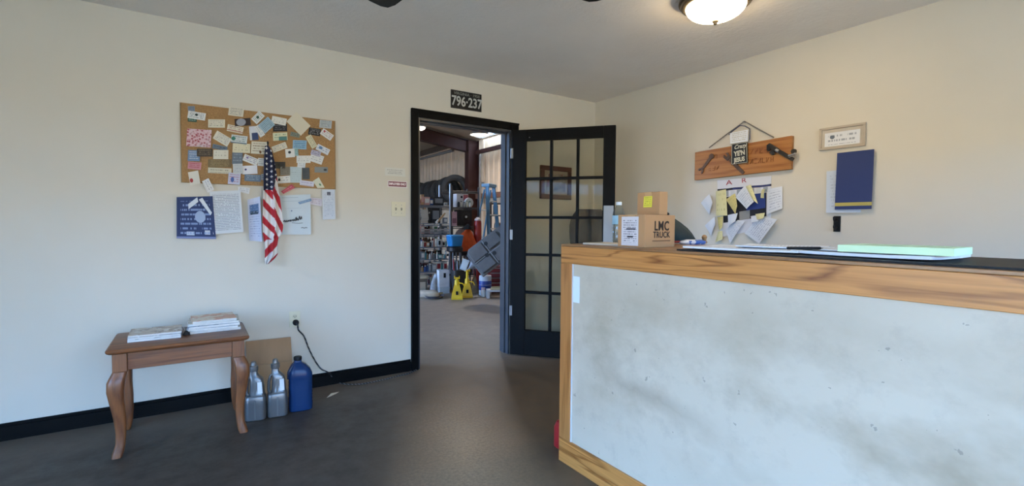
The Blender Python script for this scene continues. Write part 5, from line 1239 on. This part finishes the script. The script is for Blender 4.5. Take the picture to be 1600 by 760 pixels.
# flat bar stock laid along the front of the third gap
for i, (z, c) in enumerate(((1.045, '#9a9da2'), (1.085, '#b4b6ba'), (1.005, '#85888e'))):
    t = thing('steel_bar', ('middle', 'top', 'bottom')[i] + ' steel bar of the three clipped along the front of the grey wire rack', 'bar', (RAX - .30, RAY - .045, z))
    k = MB(); k.bx(-.28, .26, -.012, .012, -.014, .014); k.build('bar', mat(c, .35, .7), t)
    k = MB(); k.bx(-.205, -.195, .0125, .03, -.010, .010); k.bx(.195, .205, .0125, .03, -.010, .010); k.build('clip', STEEL, t)
t = thing('wooden_handle', 'tan wooden tool handle lying slanted before the black box on the grey rack', 'tool', (RAX - .17, RAY - .04, SHA[5] + .02)); k = MB(); k.rod((-.10, 0, .0), (.05, -.005, .16), .018, .014, 8); k.build('handle', mat('#b08a5c', .6, 0, .1), t); k = MB(); k.box((-.10, 0, .01), (.07, .03, .04), Matrix.Rotation(-.8, 3, 'Y')); k.build('head', WHITEP, t, bevel=.004)

# right-hand rack: sign, round cap, bottles, speaker, pink board
yB = RBY + .03
xb = lambda p: p
t = thing('printed_carton', 'white and red printed carton on the second-highest shelf of the dark wire rack', 'box', (0.7603, yB + .10, SHB[3] + .001)); k = MB(); k.bx(-.12, .12, 0, .15, 0, .25); k.build('carton', mat('#d8d2d0', .5), t, bevel=.002); k = MB(); k.bx(.02, .115, -.002, -.0002, .12, .235); k.build('red_panel', mat('#b5656a', .5), t); k = MB(); k.rod((-.02, -.003, .19), (-.02, -.0003, .19), .022, n=14); k.build('emblem', BLACKM, t)
t = thing('filter_disc', 'round white filter at the right end of the dark wire rack', 'filter', (0.8641, yB + .05, SHB[3] + .001)); k = MB(); k.lathe([(.03, -.03), (.085, -.028), (.09, 0), (.085, .028), (.03, .03)], (0, 0, .09), 22, 0, Matrix.Rotation(PI / 2, 3, 'X')); k.build('filter', WHITEP, t, True); k = MB(); k.lathe([(.028, -.034), (.03, .034)], (0, 0, .09), 12, 0, Matrix.Rotation(PI / 2, 3, 'X')); k.build('core', mat('#9aa39a', .6), t)
row(0.9088, RBY + .012, SHB[3], [('b', 'white', 'green', .065, .11), ('b', 'cream', 'green', .06, .12), ('b', 'silver', 'black', .055, .10), ('b', 'white', 'black', .06, .11), ('b', 'black', 'white', .05, .12)], 'bottle row of dark wire rack', G)
sp = thing('speaker', 'black speaker cabinet with a pale round centre on the dark wire rack', 'speaker', (0.7762, RBY + .02, SHB[2] + .001))
k = MB(); k.bx(-.125, .125, 0, .24, 0, .30); k.build('cabinet', mat('#151517', .6), sp, bevel=.004)
k = MB(); k.lathe([(.095, 0), (.10, .004), (.085, .006), (.04, -.0)], (0, -.0005, .16), 24, 0, Matrix.Rotation(PI / 2, 3, 'X')); k.build('cone', mat('#1d1d1f', .5), sp, True)
k = MB(); k.lathe([(.022, .004), (.020, .012), (.004, .016)], (0, -.001, .17), 14, 0, Matrix.Rotation(PI / 2, 3, 'X')); o = k.build('dust_cap', WHITEP, sp, True); o['label'] = 'pale round dust cap'
t = thing('pink_board', 'pink-grey printed board leaning between the two racks', 'board', (0.5133, RBY - .03, 1.152)); k = MB(); k.bx(-.05, .05, 0, .012, 0, .26); k.build('board', mat('#b59298', .6, 0, .2, 30), t); k = MB(); k.bx(-.04, .04, -.001, -.0001, .05, .14); k.build('dark_print', mat('#7a5560', .6, 0, .1), t)

# a heap on the lower shelf of the dark rack: grey pink cushion, orange jacket, black bag, blue bin
def heap(name, label, cat, loc, rx, ry, h, m, seed, lean=(0, 0), n=22, part='cloth'):
    random.seed(seed); ph = [random.uniform(0, 6) for _ in range(4)]
    t = thing(name, label, cat, loc); k = MB(); rings = []
    for q, rr in ((0, .92), (.06, 1.0), (.3, .95), (.55, .78), (.78, .52), (.93, .25), (1, .05)):
        ring = []
        for i in range(n):
            a = 2 * PI * i / n; w_ = 1 + .13 * math.sin(3 * a + ph[0] + 3 * q) + .07 * math.sin(5 * a + ph[1] - 2 * q)
            ring.append(Vector((rx * rr * w_ * math.cos(a) + lean[0] * q, ry * rr * w_ * math.sin(a) + lean[1] * q, h * q * (1 + .06 * math.sin(2 * a + ph[2])))))
        rings.append(ring)
    k.rings(rings); k.build(part, m, t, True); return t
zB = SHB[1]
bn = thing('blue_bin', 'bright blue plastic bin hanging out in front of the grey rack post', 'bin', (0.3685, RBY - .33, .80))
k = MB(); k.loft([(0, .10, .08, 0, 0), (.01, .11, .09, 0, 0), (.17, .135, .11, 0, 0), (.175, .14, .115, 0, 0), (.185, .14, .115, 0, 0)], 28, 0, 5); k.build('tub', mat('#2f86c4', .35, 0, .05), bn, True)
k = MB(); k.loft([(.1852, .135, .11, 0, 0), (.20, .12, .10, 0, 0)], 24, 0, 5); k.build('lid', mat('#5fa8d6', .35, 0, .05), bn, True)
st = thing('black_stool', 'black stool carrying the blue bin in front of the racks', 'stool', (0.3685, RBY - .33, 0))
k = MB(); k.loft([(.70, .11, .11, 0, 0), (.72, .13, .13, 0, 0), (.78, .13, .13, 0, 0), (.7995, .11, .11, 0, 0)], 24, 0, 3); k.build('seat', mat('#1a1a1d', .5), st, True)
for a in range(4):
    an = PI / 4 + a * PI / 2; k = MB(); k.rod((.09 * math.cos(an), .09 * math.sin(an), .70), (.13 * math.cos(an), .13 * math.sin(an), 0), .014, n=8); k.build('leg', mat('#4a4a4e', .4, .4), st)
k = MB(); k.tube([(.115 * math.cos(b_), .115 * math.sin(b_), .30) for b_ in [i * 2 * PI / 16 for i in range(17)]], .008, 6); k.build('foot_ring', mat('#4a4a4e', .4, .4), st)
heap('folded_tarp', 'grey-pink folded tarp on the dark wire rack above the orange jacket', 'tarp', (0.7885, RBY + .12, SHB[1] + .30), .21, .13, .20, mat('#ab9896', .8, 0, .2, 14), 4)
small_box((0.7885, RBY + .10, SHB[1] + .001), .40, .24, .298, '#2a2626', '#3a3434', 'large dark box under the grey-pink tarp on the dark wire rack', None, 'storage_box')
heap('orange_jacket', 'bright orange jacket heaped on a stand before the dark wire rack', 'jacket', (0.6827, RBY - .165, .70), .21, .11, .39, mat('#d0541e', .7, 0, .15, 16, .3, 40), 9, (.07, .06))
st2 = thing('work_stand', 'dark steel stand under the orange jacket', 'stand', (0.6696, RBY - .165, 0))
k = MB(); k.bx(-.15, .15, -.11, .11, .67, .699); k.build('top_plate', mat('#2c2a2a', .5, .4), st2, bevel=.003)
for sx in (-1, 1):
    for sy in (-1, 1):
        k = MB(); k.rod((sx * .13, sy * .09, .67), (sx * .16, sy * .11, 0), .014, n=8); k.build('leg', mat('#2c2a2a', .5, .4), st2)
heap('knit_hat', 'black knit hat on top of the orange jacket', 'cap', (0.7095 + .03, RBY - .12, 1.09), .075, .06, .10, mat('#161618', .8), 5)

# red gas cylinder beside the column, on its trolley
gx = (0.963,4.11,1.1702)
t = thing('red_cylinder', 'red cylinder with a white top standing right of the dark wire rack', 'cylinder', (gx[0], gx[1], 0))
k = MB(); k.lathe([(.062, .0), (.072, .01), (.072, 1.20), (.064, 1.25), (.03, 1.275)], n=22); k.build('body', mat('#a02a22', .35, .1, .06), t, True)
k = MB(); k.lathe([(.062, 1.252), (.058, 1.285), (.03, 1.30), (.03, 1.315), (.005, 1.318)], n=18); k.build('collar', mat('#d8c8c2', .4), t, True)

# blue step ladder
lx, ly, _z = (1.4663,4.4974,1.1957)
ld = thing('step_ladder', 'light blue fibreglass step ladder with pale steps, right of the red column', 'ladder', (lx, ly, 0), math.radians(30))
LB = mat('#5d90b4', .45, 0, .06); LW = mat('#c9d2d6', .35, .3)
Hh = 1.93
def lpt(sx, t, back=False): return (sx * (.27 - .14 * t), (-.16 if not back else .40) * (1 - t) + (.0 if not back else .05), Hh * t)
for sx in (-1, 1):
    k = MB(); a, c = Vector(lpt(sx, 0)), Vector(lpt(sx, 1)); d = (c - a).normalized()
    for o_, w_ in (((-.0, -.028), .012), ((0, .028), .012)): k.rod(a + Vector((0, o_[1], 0)), c + Vector((0, o_[1], 0)), .013, n=6)
    k.box((a + c) / 2, (.012, .07, (c - a).length), Matrix.Rotation(math.atan2(-(c - a).y, (c - a).z), 3, 'X') @ Matrix.Rotation(math.atan2((c - a).x, (c - a).z), 3, 'Y')); k.build('front_rail', LB, ld)
    k = MB(); k.rod(lpt(sx * .92, 0, True), lpt(sx * .92, .97, True), .018, n=8); k.build('rear_rail', LB, ld)
for i in range(6):
    t_ = .15 + i * .14; a = lpt(1, t_)
    k = MB(); k.bx(-a[0] + .008, a[0] - .008, a[1] - .04, a[1] + .04, a[2] - .012, a[2] + .012); k.build('step', LW, ld, bevel=.003)
for i in range(3):
    t_ = .2 + i * .28; a = lpt(.92, t_, True); k = MB(); k.rod((-a[0], a[1], a[2]), (a[0], a[1], a[2]), .010, n=6); k.build('rear_brace', LW, ld)
k = MB(); k.bx(-.15, .15, -.06, .12, Hh - .01, Hh + .05); k.build('top_cap', LB, ld, bevel=.008)

# shelf of odds and ends behind the ladder
ox, oy, _z = (1.9199,4.7364,1.1977)
rk = thing('parts_shelf', 'dark steel parts shelf at the right edge of the doorway', 'rack', (ox, oy, 0), -.5)
for x in (-.25, .25):
    for y in (0, .35):
        k = MB(); k.bx(x - .015, x + .015, y - .015, y + .015, 0, 1.65); k.build('post', DARKST, rk)
for z in (.30, .75, 1.05, 1.38, 1.63):
    k = MB(); k.bx(-.265, .265, -.018, .368, z - .022, z); k.build('shelf', DARKST, rk)
def on_shelf(dx, z): 
    c, s = math.cos(-.5), math.sin(-.5); return (ox + dx * c - .05 * s, oy + dx * s + .05 * c, z + .0005)
small_box(on_shelf(.0, 1.05), .20, .20, .17, '#a5713f', '#8a5a30', 'orange-brown carton on the dark parts shelf', G, 'parts_box', -.5)
small_box(on_shelf(-.15, 1.38), .10, .18, .20, '#6a7378', '#9aa2a6', 'grey box at the left of the upper parts shelf', G, 'parts_box', -.5)
small_bottle(on_shelf(.02, 1.38), .04, .2, '#2a2c30', '#c9ccd0', 'dark bottle with a pale cap on the upper parts shelf', G)
small_box(on_shelf(.12, 1.63), .12, .18, .12, '#54504a', '#8a8478', 'dark box on top of the parts shelf', G, 'parts_box', -.5)
small_bottle(on_shelf(-.14, 1.05), .045, .22, '#7f8a90', '#dfe2e4', 'grey bottle beside the orange-brown carton on the parts shelf', G)
small_box(on_shelf(.05, .75), .25, .2, .2, '#40343a', '#7a6a6e', 'dark box on the middle parts shelf', G, 'parts_box', -.5)

# the big tilted grey moulded tray
tx_, ty_, tz_ = (0.4509,2.7492,0.7861)
tr = thing('grey_moulded_tray', 'large grey moulded plastic tray tilted up on its corner before the ladder', 'tray', (tx_, ty_, tz_ - .36))
GREYP = mat('#676767', .6, 0, .12, 10); GREYD = mat('#2a2c2e', .7)
TM = Matrix.Translation((0, 0, .36)) @ Matrix.Scale(1.12, 4) @ Matrix.Rotation(-.50, 4, 'Z') @ Matrix.Rotation(math.radians(-38), 4, 'Y') @ Matrix.Rotation(math.radians(-14), 4, 'X')
def tpart(k, name, m, par=None, bev=0.0):
    k.v = [tuple(TM @ Vector(p)) for p in k.v]; return k.build(name, m, par or tr, bevel=bev)
k = MB(); k.prism([(-.33, -.22), (.40, -.22), (.44, -.16), (.44, .17), (.36, .21), (-.26, .21), (-.33, .15)], -.015, .05); tpart(k, 'tray_base', GREYP, None, .008)
for x0, x1, z0_, z1_ in ((-.30, -.06, .0, .18), (-.30, -.06, -.19, -.03), (-.02, .20, .02, .18), (.23, .40, .0, .16), (-.02, .18, -.19, -.02), (.21, .40, -.18, -.03)):
    k = MB(); k.bx(x0, x1, -.042, -.0155, z0_, z1_); o = tpart(k, 'raised_panel', GREYP, None, .012)
k = MB(); k.bx(-.045, -.030, -.034, -.0155, -.20, .19); tpart(k, 'rib', mat('#8b8f92', .5), None, .003)
k = MB(); k.bx(-.30, .40, -.034, -.0155, -.020, -.008); tpart(k, 'rib', mat('#8b8f92', .5), None, .003)
for x, z in ((-.015, .12), (.0, -.06), (.20, -.01), (-.10, -.02)):
    k = MB(); k.rod((x, -.045, z), (x, -.0156, z), .028, n=14); tpart(k, 'recess', GREYD)
t = thing('oil_drum', 'small blue and white drum under the tilted grey tray', 'drum', (*(0.6399,3.2791), 0))
k = MB(); k.lathe([(.10, 0), (.105, .005), (.105, .17), (.108, .175), (.105, .18), (.105, .30), (.10, .33), (.05, .335)], n=22); k.build('body', P('#c9d0da', '#26489a', 0, None, ()), t, True)
k = MB(); k.lathe([(.1056, .09), (.1066, .092), (.1066, .24), (.1056, .242)], n=22, cap=False); k.build('blue_band', mat('#27479a', .4), t, True)
k = MB(); k.lathe([(.03, .334), (.03, .352), (.004, .354)], n=14); k.build('cap', WHITEP, t, True)
t = thing('sign_board', 'white rectangular board tilted against the left edge of the grey tray', 'panel', (*(0.2079,3.2026,0.5934)[:2], .42), -.5)
k = MB(); q = Matrix.Rotation(math.radians(20), 3, 'Y'); k.box((0, 0, .11), (.11, .02, .18), q); k.build('panel', mat('#c9d3d8', .5), t, bevel=.003); k = MB(); k.box(q @ Vector((0, -.012, 0)) + Vector((0, 0, .11)), (.08, .003, .13), q); k.build('face', mat('#d8e0e4', .4), t)
t = thing('tool_tub', 'black tub of tools below the orange jacket, left of the white panel', 'tub', (*(0.2618,3.5039), 0))
k = MB(); k.loft([(0, .09, .07, 0, 0), (.30, .125, .095, 0, 0), (.42, .13, .10, 0, 0), (.42, .118, .09, 0, 0)], 24, 0, 4); k.build('tub', mat('#1c1c1f', .5), t, True)
for i, (x, c) in enumerate(((-.08, '#9a3038'), (-.02, '#8a8d92'), (.05, '#2a2a2e'), (.10, '#a8a0b0'))):
    k = MB(); k.rod((x, -.02 + .02 * i, .05), (x * 1.5, -.03 + .03 * i, .60 - .03 * i), .010, n=6); k.build('tool_handle', mat(c, .4, .2), t)

# floor clutter
jx = (0.0304,3.1224); jx2 = (0.2642,3.2153)
def jack(loc, label, head):
    t = thing('jack_stand', label, 'jack stand', (loc[0], loc[1], 0), -.45, 'yellow jack stands')
    Y = mat('#e8c01a', .4, 0, .05)
    k = MB()
    for sx in (-1, 1):
        for sy in (-1, 1):
            p = [Vector((sx * .085, sy * .075, 0)), Vector((sx * .035, sy * .03, .24))]
            a, c = p; d = .018
            k.add([a + Vector((-sx * d * 2.2, 0, 0)), a, a + Vector((0, -sy * d * 2.2, 0)), c + Vector((-sx * d * 1.6, 0, 0)), c, c + Vector((0, -sy * d * 1.6, 0)), a + Vector((-sx * d, -sy * d, 0)), c + Vector((-sx * d, -sy * d, 0))], [(0, 1, 4, 3), (1, 2, 5, 4), (2, 6, 7, 5), (6, 0, 3, 7), (0, 6, 2, 1), (3, 4, 5, 7)])
    k.build('legs', Y, t)
    for sy in (-1, 1):
        k = MB(); k.add([(-.088, sy * .076, .03), (.088, sy * .076, .03), (.040, sy * .034, .23), (-.040, sy * .034, .23), (-.088, sy * .072, .03), (.088, sy * .072, .03), (.040, sy * .030, .23), (-.040, sy * .030, .23)], [(0, 1, 2, 3), (7, 6, 5, 4), (0, 4, 5, 1), (2, 6, 7, 3), (0, 3, 7, 4), (1, 5, 6, 2)]); sp_ = k.build('side_plate', Y, t)
        k = MB(); k.bx(-.018, .018, sy * .062 - .012, sy * .062 + .012, .075, .13); k.build('slot', BLACKM, sp_)
    k = MB(); k.bx(-.088, .088, -.078, -.070, .0, .03); k.bx(-.088, .088, .070, .078, 0, .03); k.bx(-.088, -.08, -.07, .07, 0, .03); k.bx(.08, .088, -.07, .07, 0, .03); k.build('foot_band', Y, t)
    k = MB(); k.bx(-.058, .058, -.036, .036, .08, .11); k.bx(-.045, .045, -.028, .028, .16, .20); k.build('cross_plate', Y, t)
    k = MB(); k.rod((0, 0, .22), (0, 0, .30), .042, .036, 14); k.build('collar', Y, t)
    k = MB(); k.rod((0, 0, .05), (0, 0, .30 + head), .022, n=10); k.build('post', Y, t)
    k = MB(); k.bx(-.045, .045, -.022, .022, .30 + head, .325 + head); k.bx(-.045, -.03, -.022, .022, .325 + head, .345 + head); k.bx(.03, .045, -.022, .022, .325 + head, .345 + head); k.build('saddle', Y, t)
    k = MB(); k.tube([(.03, -.03, .26), (.09, -.05, .25), (.12, -.05, .20)], .009, 6); k.build('lever', Y, t)
jack(jx, 'yellow jack stand on the left of the pair on the workshop floor', .02)
jack(jx2, 'taller yellow jack stand on the right of the pair on the workshop floor', .12)
t = thing('white_box', 'white upright carton with a black mark by the grey rack post', 'box', (*(0.1147,3.7632), 0), -.15)
k = MB(); k.bx(-.09, .09, 0, .14, .11, .40); k.build('carton', mat('#d8dade', .5), t, bevel=.003)
k = MB(); k.bx(-.08, .10, .0, .15, 0, .1095); k.build('plinth', mat('#bfc6cc', .5), t, bevel=.003); k = MB(); k.bx(-.01, .03, -.002, -.0002, .27, .35); k.build('black_mark', BLACKM, t)
heap('plastic_bag', 'pale translucent plastic bag of parts left of the white upright carton', 'bag', (*(0.0978,4.0893), 0), .09, .08, .30, mat('#cdd3da', .3, 0, .2, 18), 21)
small_box((*(-0.2827,3.8699), 0), .26, .18, .26, '#6a6258', '#bfb6a6', 'grey-brown carton at the left door edge of the workshop', G, 'parts_box', -.1)
small_box(((-0.2827,3.8699)[0], (-0.2827,3.8699)[1], .2605), .30, .18, .05, '#b8a68c', '#d0c4ae', 'flat tan carton on the grey-brown carton at the left door edge', G, 'parts_box', -.1)
sk = thing('flat_sack', 'long beige sack lying on the workshop floor at the left door edge', 'sack', (*(-0.2908,3.5863), 0), -.3)
k = MB(); k.loft([(0, .20, .12, 0, 0), (.02, .22, .14, 0, 0), (.07, .21, .13, -.01, 0), (.10, .16, .09, -.02, 0), (.105, .05, .03, -.02, 0)], 26, 0, 3); k.build('sack', mat('#dccdb8', .8, 0, .12, 10, .2, 30), sk, True); k = MB(); k.box((.24, 0, .05), (.06, .04, .03)); k.build('tied_end', mat('#a89478', .8), sk, bevel=.006)
dp = thing('drain_pan', 'shallow dark grey drain pan on the floor before the beige sack', 'pan', (*(-0.2315,3.3936), 0))
k = MB(); k.lathe([(.10, 0), (.135, .012), (.15, .04), (.156, .042), (.150, .036), (.128, .008), (.01, .006)], n=26); k.build('pan', mat('#5a5c66', .4, .2), dp, True); k = MB(); k.box((-.165, -.04, .035), (.04, .03, .006)); k.build('lip', mat('#b9bcc4', .4), dp)
fn = thing('grey_funnel', 'grey funnel resting on the right-hand jack stand', 'funnel', (jx2[0] + .10, jx2[1] + .08, .40))
k = MB(); F_ = Matrix.Rotation(1.0, 3, 'Y'); k.lathe([(.012, -.09), (.015, -.02), (.07, .07), (.074, .07), (.018, -.02), (.015, -.09)], (0, 0, .07), 20, 0, F_, False); k.build('cone', mat('#9a9da4', .5), fn, True); k = MB(); k.lathe([(.073, .068), (.077, .07), (.073, .075)], (0, 0, .07), 20, 0, F_, False); k.build('rim', mat('#b4b7bc', .5), fn, True)
heap('brown_sack', 'brown cloth sack right of the yellow jack stands', 'sack', (*(0.5415,3.4664), 0), .07, .065, .32, mat('#7d6a50', .85, 0, .2, 14, .3, 40), 33)
bb_ = (0.5963,2.8218)
dl = thing('low_bench', 'low pale metal bench on the workshop floor by the right jamb', 'bench', (bb_[0] + .04, bb_[1], 0), -.45)
BM = mat('#bfc2c6', .4, .2, .05)
k = MB(); k.bx(-.20, .24, 0, .20, .105, .135); k.build('top', BM, dl, bevel=.003)
for x in (-.185, .21):
    k = MB(); k.bx(x - .015, x + .03, 0.002, .198, 0, .1045); k.build('leg', BM, dl, bevel=.002)
def on_bench(dx, dy, z):
    c, s = math.cos(-.45), math.sin(-.45); return (bb_[0] + .04 + dx * c - dy * s, bb_[1] + dx * s + dy * c, z)
for i in range(3):
    t = thing('wood_slat', ('lowest', 'middle', 'top')[i] + ' cream wooden slat stacked on the low pale bench', 'slat', on_bench(-.02 + .01 * i, .05, .1355 + i * .0165), -.45 + .04 * i, 'wooden slats on the low bench')
    k = MB(); k.bx(-.12, .10, -.02, .03, 0, .016); k.build('slat', mat(('#b9a884', '#cbbd94', '#a8976e')[i], .7, 0, .08), t)
t = thing('black_tray', 'black tray on the rear of the low pale bench', 'tray', on_bench(.14, .145, .1355), -.45); k = MB(); k.loft([(0, .10, .05, 0, 0), (.05, .12, .058, 0, 0), (.05, .112, .05, 0, 0), (.01, .09, .04, 0, 0)], 20, 0, 5); k.build('tray', mat('#202220', .6), t, True); k = MB(); k.tube([(-.06, 0, .045), (-.04, 0, .085), (.04, 0, .085), (.06, 0, .045)], .006, 6); k.build('grip', BLACKM, t, True)
t = thing('white_jar', 'small white jar with a pink lid left of the low pale bench', 'jar', (*(0.505,3.1117), 0)); k = MB(); k.lathe([(.03, 0), (.036, .006), (.036, .10), (.03, .115)], n=16); k.build('body', WHITEP, t, True); k = MB(); k.lathe([(.033, .116), (.033, .15), (.005, .152)], n=16); k.build('lid', mat('#d6b8bc', .4), t, True)
cx_, cy_ = (0.8735,3.2259)
tc_ = thing('tool_chest', 'dark red tool chest with drawers behind the low bench', 'tool chest', (cx_ + .06, cy_ + .12, 0), -.45)
k = MB(); k.bx(-.17, .22, 0, .28, 0, .46); k.build('cabinet', mat('#5f1f25', .4, .2), tc_, bevel=.005)
for i in range(5):
    k = MB(); k.bx(-.16, .21, -.012, -.0005, .03 + i * .085, .105 + i * .085); d_ = k.build('drawer', mat('#7a2a31', .4, .2), tc_, bevel=.003)
    k = MB(); k.bx(-.13, .18, -.020, -.0125, .085 + i * .085, .098 + i * .085); k.build('handle', STEEL, d_)
heap('pink_cloth', 'pink cloth spread on the dark red tool chest', 'cloth', (cx_ + .08, cy_ + .22, .4605), .17, .10, .07, mat('#c9848c', .8), 44)
for i, (px_, py_, c, w, d, lab) in enumerate((((0.3893,3.1407)[0], (0.3893,3.1407)[1], '#d6d2c8', .16, .10, 'white paper on the workshop floor right of the jack stands'), ((0.5932,3.3924)[0], (0.5932,3.3924)[1], '#b8a98c', .20, .12, 'tan paper on the workshop floor behind the white one'))):
    flat_sheet('floor_paper', lab, 'paper', (px_, py_), w, d, .3 + i, mat(c, .7), .0015, 0.0005, None, .012)
